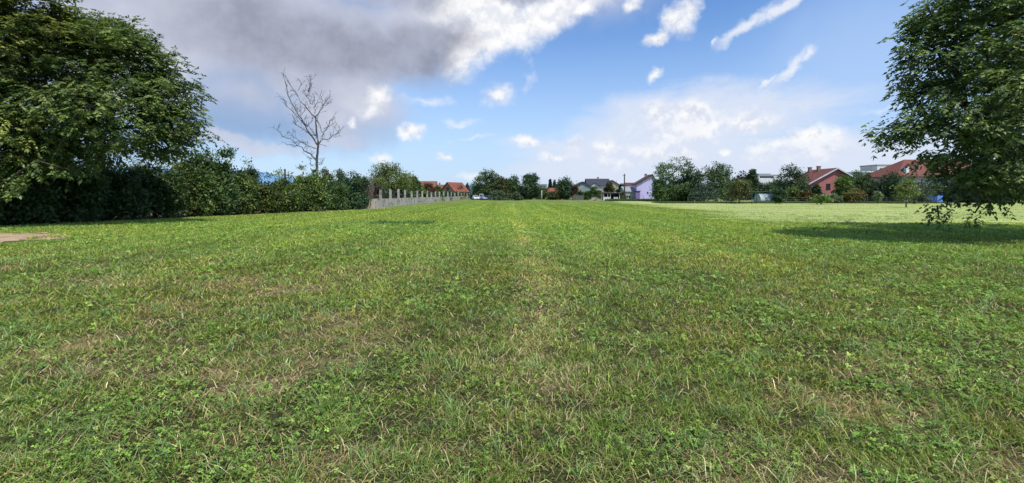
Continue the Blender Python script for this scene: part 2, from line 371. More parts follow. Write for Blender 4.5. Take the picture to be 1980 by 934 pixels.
def clov(x, y):
    v = sstep(0.50, 0.66, fbm(x*0.9+31, y*0.9+4, 5, 0.6))*0.75
    n = (fbm(x*2.1+9, y*2.1, 4, 0.65)-0.5)*2.4
    for (px, py, rx, ry) in ((-2.2,2.9,1.3,.5),(-3.0,3.6,1.1,.35),(3.6,4.2,1.6,1.2),(5.6,5.6,2.0,1.6),(1.1,2.9,.7,.3),(-5.2,5.4,1.4,.6),(-1.6,3.6,.6,.3),(2.4,3.0,.6,.3),(8,7.5,3,1.6)):
        v = np.maximum(v, sstep(-0.2, 0.9, 1-np.hypot((x-px)/rx, (y-py)/ry)+n))
    return np.clip(v, 0, 1)
def tone(x, y): return fbm(x*0.35+50, y*0.22+20, 5, 0.6)
def stripes(x, y):                                                   # wheel and mowing lanes along the field
    xx = x + 0.5*fbm(x*0.1, y*0.06)
    return np.clip(0.5+1.3*(fbm(xx*1.1+40, y*0.015+3, 4, 0.65)-0.5), 0, 1)
def lane(x, y):                                                      # one pale worn lane up the middle
    return np.exp(-((x-0.32-0.9*(fbm(y*0.45, y*0+8)-0.5))/0.42)**2)*sstep(2.5, 4.5, y)*(0.35+1.3*np.clip(fbm(x*2.2, y*0.8+5, 4, 0.65)-0.25, 0, 1))
def zg(x, y):
    r = np.hypot(x, y-4)
    return (fbm(x*0.8, y*0.8, 4)-0.5)*0.10*np.clip(1-r/45, 0, 1)

def build_ground():
    def axis(a, b, step, far, g):
        c_ = list(np.arange(a, b+1e-6, step)); s = step; p = b
        while p < far: s *= g; p += s; c_.append(p)
        s = step; p = a; pre = []
        while p > -far: s *= g; p -= s; pre.append(p)
        return np.array(pre[::-1]+c_)
    xs = axis(-16, 16, 0.16, 6000, 1.09); ys = axis(-4, 24, 0.16, 6000, 1.06)
    X, Y = np.meshgrid(xs, ys); nx, ny = len(xs), len(ys)
    x = X.ravel(); y = Y.ravel()
    V = np.stack([x, y, zg(x, y)], 1)
    i = np.arange((ny-1)*(nx-1)); r = i//(nx-1); c_ = i % (nx-1); a = r*nx+c_
    loops = np.stack([a, a+1, a+nx+1, a+nx], 1).ravel()
    col = np.zeros((len(V), 3)); col[:, 0] = dry(x, y); col[:, 1] = mown(x, y); col[:, 2] = np.clip(tone(x, y), 0, 1)
    me = mesh_np('ground', V, loops, np.full(len(i), 4), col, True)
    m, nt, out = nmat('field_ground'); L = nt.links.new
    at = nd(nt, 'ShaderNodeVertexColor', layer_name='Col'); sp = nd(nt, 'ShaderNodeSeparateColor'); L(at.outputs[0], sp.inputs[0])
    tc = nd(nt, 'ShaderNodeTexCoord')
    def nz(scale, det, st=(1,1,1), rough=0.6):
        mp = nd(nt, 'ShaderNodeMapping'); mp.inputs['Scale'].default_value = st; L(tc.outputs['Object'], mp.inputs[0])
        n = nd(nt, 'ShaderNodeTexNoise'); n.inputs['Scale'].default_value = scale; n.inputs['Detail'].default_value = det; n.inputs['Roughness'].default_value = rough
        L(mp.outputs[0], n.inputs['Vector']); return n.outputs[0]
    fine = nz(14, 8); mid = nz(1.3, 8); grain = nz(60, 4); lanes = nz(0.6, 6, (1, 0.05, 1)); cross = nz(1.0, 7, (0.07, 1, 1))
    g = mixc(nt, ramp(nt, mid, 0.35, 0.65), (0.15,0.235,0.035), (0.22,0.31,0.05))
    g = mixc(nt, ramp(nt, lanes, 0.42, 0.66), g, (0.30,0.36,0.08))
    g = mixc(nt, ramp(nt, fine, 0.56, 0.74), g, (0.27,0.25,0.11))
    g = mixc(nt, ramp(nt, grain, 0.55, 0.42), g, (0.05,0.065,0.018))
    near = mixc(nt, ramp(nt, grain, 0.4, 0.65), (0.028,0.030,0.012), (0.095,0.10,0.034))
    dryc = mixc(nt, ramp(nt, fine, 0.38, 0.62), (0.16,0.10,0.055), (0.40,0.31,0.18))
    cp = nd(nt, 'ShaderNodeSeparateXYZ'); L(tc.outputs['Object'], cp.inputs[0])
    g = mixc(nt, ramp(nt, cp.outputs[1], 7.0, 22.0), near, g)        # thatch close by, its colour darkened for the shade between the blades
    g = mixc(nt, ramp(nt, sp.outputs[0], 0.15, 0.75), g, dryc)
    mw = mixc(nt, ramp(nt, cross, 0.38, 0.62), (0.27,0.33,0.105), (0.44,0.45,0.20))
    mw = mixc(nt, ramp(nt, fine, 0.5, 0.75), mw, (0.33,0.38,0.13))
    g = mixc(nt, ramp(nt, sp.outputs[1], 0.1, 0.9), g, mw)
    b = nd(nt, 'ShaderNodeBsdfPrincipled'); b.inputs['Roughness'].default_value = 0.95; b.inputs['Specular IOR Level'].default_value = 0.1
    L(g, b.inputs['Base Color'])
    bp = nd(nt, 'ShaderNodeBump'); bp.inputs['Strength'].default_value = 0.9; bp.inputs['Distance'].default_value = 0.06
    L(fine, bp.inputs['Height']); L(bp.outputs[0], b.inputs['Normal']); L(b.outputs[0], out.inputs[0])
    o = link('ground', me, m); tag(o, kind='structure')
build_ground()

# bare sandy corner by the hedge
def blob_sheet(name, cx, cy, rx, ry, z, mat, seed, n=72, rings=9):
    a = np.linspace(0, 2*np.pi, n, endpoint=False)
    k = 1+0.9*(fbm(np.cos(a)*2.2+seed, np.sin(a)*2.2+3, 5, 0.6)-0.5)*2
    P = [(cx, cy)]; Fc = [(0, 1+i, 1+(i+1) % n) for i in range(n)]
    for q in range(1, rings+1):
        f = q/rings; P += [(cx+rx*k[i]*math.cos(a[i])*f, cy+ry*k[i]*math.sin(a[i])*f) for i in range(n)]
        if q > 1: Fc += [(1+(q-2)*n+i, 1+(q-1)*n+i, 1+(q-1)*n+(i+1) % n, 1+(q-2)*n+(i+1) % n) for i in range(n)]
    P = np.array(P); zz = zg(P[:, 0], P[:, 1])+z
    mb = MB(); mb.add([(P[i, 0], P[i, 1], zz[i]) for i in range(len(P))], Fc)
    return tag(mb.build(name, mat, smooth=True), kind='structure')
blob_sheet('dirt_path', -19.6, 17.2, 3.2, 2.4, 0.014, M['dirt'], 3)
mb = MB(); mb.add([(gx(1300,97),97,0.012),(140,90,0.012),(140,94,0.012),(gx(1300,101),101,0.012)], [(0,1,2,3)])
tag(mb.build('gravel_lane', M['gravel']), kind='structure')
mb = MB(); mb.add([(gx(1010,150),150,0.012),(gx(1200,138),138,0.012),(gx(1200,142),142,0.012),(gx(1010,155),155,0.012)], [(0,1,2,3)])
tag(mb.build('dirt_track', M['gravel']), kind='structure')

# far hills
def hills(name, pts, d, mat, seed, depth):
    pts = sorted(pts); xs = np.linspace(pts[0][0], pts[-1][0], 120)
    top = np.interp(xs, [p[0] for p in pts], [p[1] for p in pts]) + (fbm(xs*0.03+seed, xs*0+seed, 4)-0.5)*2.0
    V = []; Fc = []
    for k, (dd, f) in enumerate(((d, 0), (d+depth*0.4, 0.55), (d+depth*0.8, 0.9), (d+depth, 1.0), (d+2*depth, 0))):
        for i, px in enumerate(xs):
            zt = max(0.0, gz(top[i], d+depth)); V.append((gx(px, d+depth), dd, zt*f if k < 4 else 0))
    n = len(xs)
    for k in range(4):
        for i in range(n-1): Fc.append((k*n+i, k*n+i+1, (k+1)*n+i+1, (k+1)*n+i))
    mb = MB(); mb.add(V, Fc); o = mb.build(name, mat, smooth=True); tag(o, kind='structure')
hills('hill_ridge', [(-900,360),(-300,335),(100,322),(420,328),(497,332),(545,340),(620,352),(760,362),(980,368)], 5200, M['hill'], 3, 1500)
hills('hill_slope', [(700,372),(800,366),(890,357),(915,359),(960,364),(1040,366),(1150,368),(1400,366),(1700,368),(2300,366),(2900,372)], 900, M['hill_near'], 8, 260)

# ------------------------------------------------------------------ grass, clover, straw
def sample_ground(n, d0, d1, p, margin=1.16, mx=2.0):
    """points with density falling as d^-p inside a wedge in front of and around the viewer"""
    q = 2-p
    u = R.random(n)
    d = (d0**q + u*(d1**q-d0**q))**(1/q) if abs(q) > 1e-3 else d0*(d1/d0)**u
    x = (R.random(n)*2-1)*(margin*d+mx)
    return x, d
def blades(x, y, h, w, yaw, face, lean, curl, colb, colt, zoff=0.0):
    n = len(x); z = zg(x, y)+zoff
    lx, ly = np.cos(yaw), np.sin(yaw); wx, wy = np.cos(face), np.sin(face)
    V = np.zeros((n, 5, 3), np.float32); Cc = np.zeros((n, 5, 3), np.float32)
    for k, (t, ws) in enumerate(((0, 1), (0.5, 0.85), (1, 0))):
        off = lean*t + curl*t*t
        hz = h*np.sqrt(np.clip(1-0.55*off*off, 0.04, 1))*t
        px = x+lx*off*h; py = y+ly*off*h
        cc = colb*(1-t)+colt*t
        if k < 2:
            for s in (0, 1):
                sg = (s-0.5)*w*ws
                V[:, 2*k+s, 0] = px+wx*sg; V[:, 2*k+s, 1] = py+wy*sg; V[:, 2*k+s, 2] = z+hz; Cc[:, 2*k+s] = cc
        else:
            V[:, 4, 0] = px; V[:, 4, 1] = py; V[:, 4, 2] = z+hz; Cc[:, 4] = cc
    b = np.arange(n)[:, None]*5
    loops = (b+np.array([[0, 1, 3, 2, 2, 3, 4]])).ravel(); sizes = np.tile([4, 3], n)
    return V.reshape(-1, 3), loops, sizes, Cc.reshape(-1, 3)
def pal(n, cols, wts):
    k = R.choice(len(cols), n, p=np.array(wts)/sum(wts)); c = np.array(cols)[k]
    return c*np.exp(R.normal(0, 0.27, (n, 1)))*(1+R.normal(0, 0.05, (n, 3)))
G_COLS = [(0.265,0.385,0.052),(0.35,0.475,0.072),(0.175,0.285,0.042),(0.44,0.53,0.135),(0.50,0.52,0.17)]
S_COLS = [(0.60,0.49,0.24),(0.50,0.38,0.18),(0.70,0.60,0.34),(0.33,0.21,0.11)]
def keep_field(x, y):
    return (hedge_dist(x, y) > 0.35) & (dirt_mask(x, y) < 0.4) & ~((x < -16.6) & (y > 52))
def build_grass():
    n = 900000
    x, y = sample_ground(n, 1.3, 85, 1.9)
    y = y - 0.0
    d = dry(x, y); cl = clov(x, y); mo = mown(x, y); tn = tone(x, y); st = stripes(x, y)
    hole = sstep(0.50, 0.36, fbm(x*4.2+70, y*4.2+11, 3, 0.6))*sstep(16, 6, y)
    kp = keep_field(x, y) & (R.random(n) > 0.35*d) & (R.random(n) > 0.85*hole) & (R.random(n) > 0.45*cl*(y < 14)) & (R.random(n) > 0.6*mo)
    x, y, d, cl, mo, tn, st = [a[kp] for a in (x, y, d, cl, mo, tn, st)]; n = len(x)
    sc = np.maximum(1, (y/2.5)**0.86)
    clump = fbm(x*2.6+7, y*2.6+3, 3, 0.6)
    h = (0.03+0.062*R.random(n)**1.4)*(0.42+1.15*clump)*np.minimum(1.35, 0.9+0.1*sc)*(1-0.55*mo)*(1-0.35*d)
    w = (0.0032+0.003*R.random(n))*sc
    colt = pal(n, G_COLS, (4, 4, 3.4, 2.6, 1.9))
    stw = pal(n, S_COLS, (4, 3, 2, 2))
    isd = R.random(n) < np.clip(0.10+0.05*sstep(9, 3, y)+0.80*d-0.05*mo, 0, 1)
    colt[isd] = stw[isd]
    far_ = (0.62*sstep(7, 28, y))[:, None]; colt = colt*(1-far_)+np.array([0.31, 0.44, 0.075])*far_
    yellow = np.array([1.22, 1.10, 0.95]); cool = np.array([0.88, 0.98, 1.0])
    k = np.clip((tn-0.3)/0.4, 0, 1)[:, None]
    colt = colt*(cool*(1-k)+yellow*k)
    ln = (0.75*(st-0.5)*sstep(4, 10, y))[:, None]
    colt = colt*(1+ln)*(1+0.55*mo[:, None]*np.array([0.95, 0.70, 0.95]))
    colt = colt*(1+0.7*lane(x, y)[:, None]*np.array([1.0, .8, .9]))
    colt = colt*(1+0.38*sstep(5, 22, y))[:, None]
    colt = colt*(1+mo*(fbm(x*0.07+3, y*1.3+8, 4, .65)-0.5)*2.4)[:, None]
    colb = colt*np.array([0.36, 0.36, 0.33])  # blade feet darkened: shade deep in the grass put into the colour
    yaw = R.random(n)*6.283; face = R.random(n)*6.283
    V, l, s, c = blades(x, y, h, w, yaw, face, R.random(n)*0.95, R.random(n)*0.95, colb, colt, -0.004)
    o = link('grass', mesh_np('grass', V, l, s, c), M['grass'])
    tag(o, 'short green field grass mixed with yellowed blades', 'grass', kind='stuff')
    # long arching tufts
    nt_ = 1900; tx, ty = sample_ground(nt_, 1.6, 40, 1.6); kk = keep_field(tx, ty); tx, ty = tx[kk], ty[kk]
    per = 16; x = np.repeat(tx, per); y = np.repeat(ty, per); n = len(x)
    sc = np.maximum(1, (y/3.0)**0.6)
    x = x+R.normal(0, 0.03, n)*sc; y = y+R.normal(0, 0.03, n)*sc
    tuft = np.repeat(R.random(len(tx)), per)[:, None]
    colt = pal(n, [(0.22,0.34,0.09),(0.31,0.44,0.16),(0.24,0.38,0.14)], (1, 1, 1))*(0.8+0.5*tuft)
    h = (0.09+0.09*R.random(n))*np.repeat(0.6+0.6*R.random(len(tx)), per)
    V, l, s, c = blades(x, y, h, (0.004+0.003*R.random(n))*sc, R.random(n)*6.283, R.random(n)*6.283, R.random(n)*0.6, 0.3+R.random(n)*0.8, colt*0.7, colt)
    o = link('grass_tufts', mesh_np('grass_tufts', V, l, s, c), M['grass'])
    tag(o, 'longer arching bright tufts sticking out of the short field grass', 'grass tufts', kind='stuff')
    # dead straw lying about
    n = 110000; x, y = sample_ground(n, 1.4, 30, 1.75); d = dry(x, y)
    kp = keep_field(x, y) & (R.random(n) < 0.13+1.2*d); x, y = x[kp], y[kp]; n = len(x)
    sc = np.maximum(1, (y/3.0)**0.7)
    colt = pal(n, S_COLS, (4, 3, 2, 1.4))
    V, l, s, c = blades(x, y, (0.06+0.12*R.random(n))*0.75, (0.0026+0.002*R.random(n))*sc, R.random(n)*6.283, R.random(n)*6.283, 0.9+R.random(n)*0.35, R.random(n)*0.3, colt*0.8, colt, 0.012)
    n2 = 170000; x, y = sample_ground(n2, 1.3, 11, 1.8); d = dry(x, y)
    kp = keep_field(x, y) & (R.random(n2) < 0.20+0.9*d); x, y = x[kp], y[kp]; n2 = len(x); sc = np.maximum(1, (y/3.0)**0.8)
    cl2 = pal(n2, S_COLS+[(0.10,0.07,0.045),(0.16,0.20,0.06),(0.24,0.30,0.09)], (2, 3, 1.2, 3, 2.5, 2, 1.5))
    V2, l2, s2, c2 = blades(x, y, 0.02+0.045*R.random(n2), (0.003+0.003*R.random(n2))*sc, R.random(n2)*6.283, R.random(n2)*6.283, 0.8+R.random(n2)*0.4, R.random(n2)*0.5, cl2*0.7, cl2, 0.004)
    l2 = l2+len(V); V = np.concatenate([V, V2]); l = np.concatenate([l, l2]); s = np.concatenate([s, s2]); c = np.concatenate([c, c2])
    o = link('straw', mesh_np('straw', V, l, s, c), M['straw'])
    tag(o, 'tan dead straw lying in dry patches of the field', 'straw', kind='stuff')
def leaves_mesh(B, A, N, Ln, Wd, fold=0.12, shape=0.45):
    """rhombic folded leaves: base B, unit axis A, normal N"""
    S = np.cross(A, N); S /= np.linalg.norm(S, axis=1, keepdims=True)+1e-9
    Nn = np.cross(S, A)
    n = len(B); V = np.zeros((n, 4, 3), np.float32)
    L1 = Ln[:, None]; W1 = Wd[:, None]*0.5
    V[:, 0] = B; V[:, 2] = B+A*L1
    V[:, 1] = B+A*L1*shape+S*W1-Nn*L1*fold; V[:, 3] = B+A*L1*shape-S*W1-Nn*L1*fold
    return V.reshape(-1, 3), np.arange(4*n), np.full(n, 4)
def unit(v): return v/(np.linalg.norm(v, axis=1, keepdims=True)+1e-9)
def build_clover():
    n = 190000; x, y = sample_ground(n, 1.3, 26, 1.75); cl = clov(x, y); d = dry(x, y)
    kp = keep_field(x, y) & (R.random(n) < (0.03+0.97*cl)*(1-0.7*d)); x, y = x[kp], y[kp]; n = len(x)
    sc = np.maximum(1, (y/3.2)**0.8)
    z = zg(x, y)+0.012+0.065*R.random(n)*(0.5+fbm(x*2, y*2))
    yaw = R.random(n)*6.283; s = (0.008+0.013*R.random(n))*sc
    nrm = unit(np.stack([R.normal(0, .38, n), R.normal(0, .38, n), np.ones(n)], 1))
    col = pal(n, [(0.19,0.32,0.055),(0.26,0.40,0.075),(0.12,0.22,0.04),(0.33,0.43,0.11)], (4, 3, 3, .7))
    Vs = []; Cs = []; cnt = 0; Ls = []; Ss = []
    for k in range(3):
        a = yaw+k*2.094
        A = np.stack([np.cos(a), np.sin(a), R.normal(0, 0.2, n)], 1); A = unit(A-nrm*np.sum(A*nrm, 1, keepdims=True))
        V, l, sz = leaves_mesh(np.stack([x, y, z], 1), A, nrm, s, s*0.85, -0.06, 0.62)
        Vs.append(V); Ls.append(l+cnt); Ss.append(sz); cnt += len(V); Cs.append(np.repeat(col*(1+R.normal(0, .08, (n, 1))), 4, 0))
    o = link('clover', mesh_np('clover', np.concatenate(Vs), np.concatenate(Ls), np.concatenate(Ss), np.concatenate(Cs)), M['grass'])
    tag(o, 'low clover leaves growing in patches through the grass', 'clover', kind='stuff')
    # dark strip of weeds left of the middle of the field
    n = 2200; x = gx(777, 26)+(R.random(n)*2-1)*1.75; y = 26.3+R.normal(0, 0.75, n)
    kk = fbm(x*1.6, y*1.6) > 0.46; x, y = x[kk], y[kk]; n = len(x)
    A = unit(np.stack([R.normal(0, 1, n), R.normal(0, 1, n), R.random(n)*0.8], 1)); N = unit(np.stack([R.normal(0, .5, n), R.normal(0, .5, n), np.ones(n)], 1))
    s = 0.06+0.06*R.random(n); col = pal(n, [(0.10,0.20,0.05),(0.13,0.24,0.06),(0.07,0.15,0.045)], (1, 1, 1))
    V, l, sz = leaves_mesh(np.stack([x, y, zg(x, y)+0.02+0.08*R.random(n)], 1), A, N, s, s*0.6)
    o = link('weeds', mesh_np('weeds', V, l, sz, np.repeat(col, 4, 0)), M['grass'])
    tag(o, 'dark strip of leafy weeds in the middle of the field', 'weeds', kind='stuff')
build_grass(); build_clover()

# ------------------------------------------------------------------ trees
PAL = {
 'walnut': [(0.076,0.108,0.030),(0.115,0.140,0.034),(0.060,0.080,0.022),(0.155,0.175,0.048)],
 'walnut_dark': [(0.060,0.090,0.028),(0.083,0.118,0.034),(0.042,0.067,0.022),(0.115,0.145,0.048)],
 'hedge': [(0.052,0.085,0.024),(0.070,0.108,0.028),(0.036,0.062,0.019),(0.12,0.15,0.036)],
 'hedge_shade': [(0.048,0.078,0.024),(0.064,0.10,0.029),(0.034,0.056,0.018)],  # hedge leaves under the walnut, its shade put into the colour
 'yellow': [(0.105,0.135,0.032),(0.13,0.165,0.038),(0.075,0.10,0.026)],
 'mid': [(0.055,0.095,0.030),(0.075,0.12,0.036),(0.038,0.070,0.024)],
 'dark': [(0.028,0.054,0.024),(0.040,0.070,0.028),(0.020,0.040,0.019)],
 'bluish': [(0.055,0.090,0.058),(0.075,0.11,0.068),(0.040,0.068,0.044)],
 'greygreen': [(0.095,0.13,0.075),(0.12,0.16,0.09),(0.07,0.10,0.055)],
 'olive': [(0.085,0.095,0.034),(0.11,0.12,0.042),(0.06,0.070,0.026)],
 'purple': [(0.040,0.036,0.028),(0.055,0.050,0.034),(0.030,0.028,0.024)],
 'russet': [(0.060,0.030,0.018),(0.085,0.040,0.022),(0.040,0.024,0.016)],
 'orange': [(0.12,0.095,0.03),(0.10,0.10,0.03),(0.15,0.095,0.03)],
 'bright': [(0.10,0.17,0.035),(0.13,0.21,0.045),(0.075,0.13,0.028)],
 'conifer': [(0.022,0.044,0.030),(0.030,0.055,0.036),(0.016,0.034,0.024)],
 'pale': [(0.16,0.20,0.10),(0.20,0.24,0.13),(0.12,0.16,0.075)],
}
def skeleton(rg, start, tips, seg=0.6, wob=0.06, up=0.15):
    """joins every tip to the nearest branch; returns nodes, parents, radii weights"""
    P = [np.array(p, float) for p in start]; par = [-1]+list(range(len(start)-1))
    top = P[-1]
    for t in tips[np.argsort(np.linalg.norm(tips-top, axis=1))]:
        A = np.array(P); dv = t-A; dist = np.linalg.norm(dv, axis=1)
        cost = dist*(1+0.8*np.clip(-dv[:, 2]/(dist+1e-6), 0, 1)) + 0.25*np.linalg.norm(A-top, axis=1)*0
        cost[:max(1, len(start)//2)] += 0.5*dist[:max(1, len(start)//2)]
        j = int(np.argmin(cost)); p0 = P[j]; L = dist[j]; m = max(1, int(L/seg)); last = j
        for k in range(1, m+1):
            f = k/m; q = p0+(t-p0)*f
            if k < m: q = q+rg.normal(0, wob*L, 3)*0.6+np.array([0, 0, up*L*math.sin(math.pi*f)*0.5])
            P.append(q); par.append(last); last = len(P)-1
    P = np.array(P); n = len(P); wt = np.zeros(n); kids = np.zeros(n, int)
    for i in range(1, n): kids[par[i]] += 1
    for i in range(n-1, 0, -1):
        if kids[i] == 0: wt[i] += 1
        wt[par[i]] += wt[i]
    return P, np.array(par), wt
def tubes(P, par, rad, sides=5):
    idx = np.where(par >= 0)[0]; A = P[par[idx]]; B = P[idx]; ra = np.minimum(rad[par[idx]], rad[idx]*1.6); rb = rad[idx]
    D = unit(B-A); ref = np.where(np.abs(D[:, 2:3]) < 0.9, np.array([[0, 0, 1.0]]), np.array([[1.0, 0, 0]]))
    U = unit(np.cross(D, ref)); W = np.cross(D, U); n = len(idx)
    V = np.zeros((n, 2*sides, 3), np.float32)
    for k in range(sides):
        a = 2*math.pi*k/sides; o = U*math.cos(a)+W*math.sin(a)
        V[:, k] = A-D*ra[:, None]*0.3+o*ra[:, None]; V[:, sides+k] = B+o*rb[:, None]
    f = []
    for k in range(sides): f += [k, (k+1) % sides, sides+(k+1) % sides, sides+k]
    loops = (np.arange(n)[:, None]*2*sides+np.array([f])).ravel()
    return V.reshape(-1, 3), loops, np.full(n*sides, 4)
def crown_tips(rg, lobes, n, zmin, inner=0.35):
    lo = np.array(lobes, float); vol = (lo[:, 3]*lo[:, 4]*lo[:, 5])**0.667; out = []
    k = rg.choice(len(lo), n*3, p=vol/vol.sum()); d = unit(rg.normal(0, 1, (n*3, 3)))
    r = np.where(rg.random(n*3) < inner, rg.random(n*3)**0.5*0.8, 0.78+0.22*rg.random(n*3))
    p = lo[k, :3]+d*r[:, None]*lo[k, 3:]
    p = p[p[:, 2] > zmin][:n]
    return p
for _k in PAL: PAL[_k] = [tuple(v*1.45 for v in c_) for c_ in PAL[_k]]
def make_tree(name, label, cat, x, y, lobes, trunk_h, trunk_r, tips, per, leaf, pal_name, seed, group=None, mode='simple', cl_r=0.5, zmin=0.4, lean=(0, 0), inner=0.35, extra=None, stem='trunk', flat=0.7, mult=1.0, bark='bark', wl=0.55):
    rg = np.random.default_rng(seed)
    root = empty(name, (x, y, 0), 0, label, cat, group)
    T = crown_tips(rg, lobes, tips, zmin, inner)
    if extra is not None: T = np.concatenate([T, np.array(extra, float)])
    ctr = np.average(np.array(lobes)[:, :3], axis=0, weights=np.prod(np.array(lobes)[:, 3:], axis=1))
    m = max(4, int(trunk_h/0.6)); start = []
    for i in range(m+1):
        f = i/m; start.append((lean[0]*f*f+rg.normal(0, 0.03)*f*trunk_h*0.3, lean[1]*f*f, -0.1+(trunk_h+0.1)*f))
    nx_ = 0 if extra is None else len(extra)
    sk = T if len(T) < 420 else np.concatenate([T[rg.choice(len(T)-nx_, 420, replace=False)], T[len(T)-nx_:]])
    P, par, wt = skeleton(rg, start, sk, seg=max(0.35, cl_r*0.9))
    rad = trunk_r*np.maximum(wt/wt[0], 1e-6)**0.45; rad = np.maximum(rad, 0.006 if mode == 'walnut' else 0.01)
    rad[0] *= 1.35
    link(stem, mesh_np(stem, *tubes(P, par, rad, 6), smooth=True), M[bark], root)
    cols = np.array(PAL[pal_name])*mult
    n = len(T); tb = rg.normal(1, 0.17, n).clip(0.55, 1.5); tk = rg.integers(0, len(cols), n)
    out = unit(T-ctr)
    if mode == 'walnut':
        k = per; nt_ = n*k
        base = np.repeat(T, k, 0)+rg.normal(0, cl_r*0.45, (nt_, 3))*np.array([1, 1, 0.6]); o2 = np.repeat(out, k, 0)
        dr = unit(o2*0.7+rg.normal(0, 0.75, (nt_, 3))*np.array([1, 1, 0.5])+np.array([0, 0, -0.10]))
        lr = (0.26+0.16*rg.random(nt_))
        B = []; A = []; N = []; Lf = []; Cc = []
        cb = cols[np.repeat(tk, k)]*(np.repeat(tb, k)*rg.normal(1, 0.12, nt_).clip(.6, 1.5))[:, None]
        up = np.array([0, 0, 1.0]); side = unit(np.cross(dr, up)+1e-6)
        for j in range(7):
            f = (0.35, 0.35, 0.65, 0.65, 0.95, 0.95, 1.0)[j]; sg = (1, -1, 1, -1, 1, -1, 0)[j]
            p = base+dr*(lr*f)[:, None]+up*(-0.30*lr*f*f)[:, None]
            a = unit(side*sg*0.95+dr*(0.55 if sg else 1)+rg.normal(0, 0.16, (nt_, 3))+up*(-0.28-0.25*f))
            nn = unit(up+rg.normal(0, 0.35, (nt_, 3)))
            B.append(p); A.append(a); N.append(nn); Lf.append(leaf*(0.75+0.4*f)*(0.8+0.4*rg.random(nt_))); Cc.append(cb*rg.normal(1, 0.09, (nt_, 1)))
        B = np.concatenate(B); A = np.concatenate(A); N = np.concatenate(N); Lf = np.concatenate(Lf); Cc = np.concatenate(Cc)
        V, l, s = leaves_mesh(B, A, N, Lf, Lf*0.46, 0.10, 0.45)
    else:
        nt_ = n*per
        ofs = rg.normal(0, 1, (nt_, 3))*np.array([1, 1, flat])*cl_r*0.62
        B = np.repeat(T, per, 0)+ofs; o2 = np.repeat(out, per, 0)
        A = unit(o2*0.5+rg.normal(0, 0.8, (nt_, 3))+np.array([0, 0, -0.15])); N = unit(o2*0.5+np.array([0, 0, 0.7])+rg.normal(0, 0.5, (nt_, 3)))
        Lf = leaf*(0.6+0.8*rg.random(nt_)); Cc = cols[np.repeat(tk, per)]*(np.repeat(tb, per)*rg.normal(1, 0.16, nt_).clip(.5, 1.6))[:, None]
        k2 = B[:, 2] > 0.05; B, A, N, Lf, Cc = B[k2], A[k2], N[k2], Lf[k2], Cc[k2]
        V, l, s = leaves_mesh(B, A, N, Lf, Lf*wl, 0.10, 0.5)
    link('crown', mesh_np('crown', V, l, s, np.repeat(np.clip(Cc, 0.004, 1), 4, 0)), M['leaf'], root)
    return root

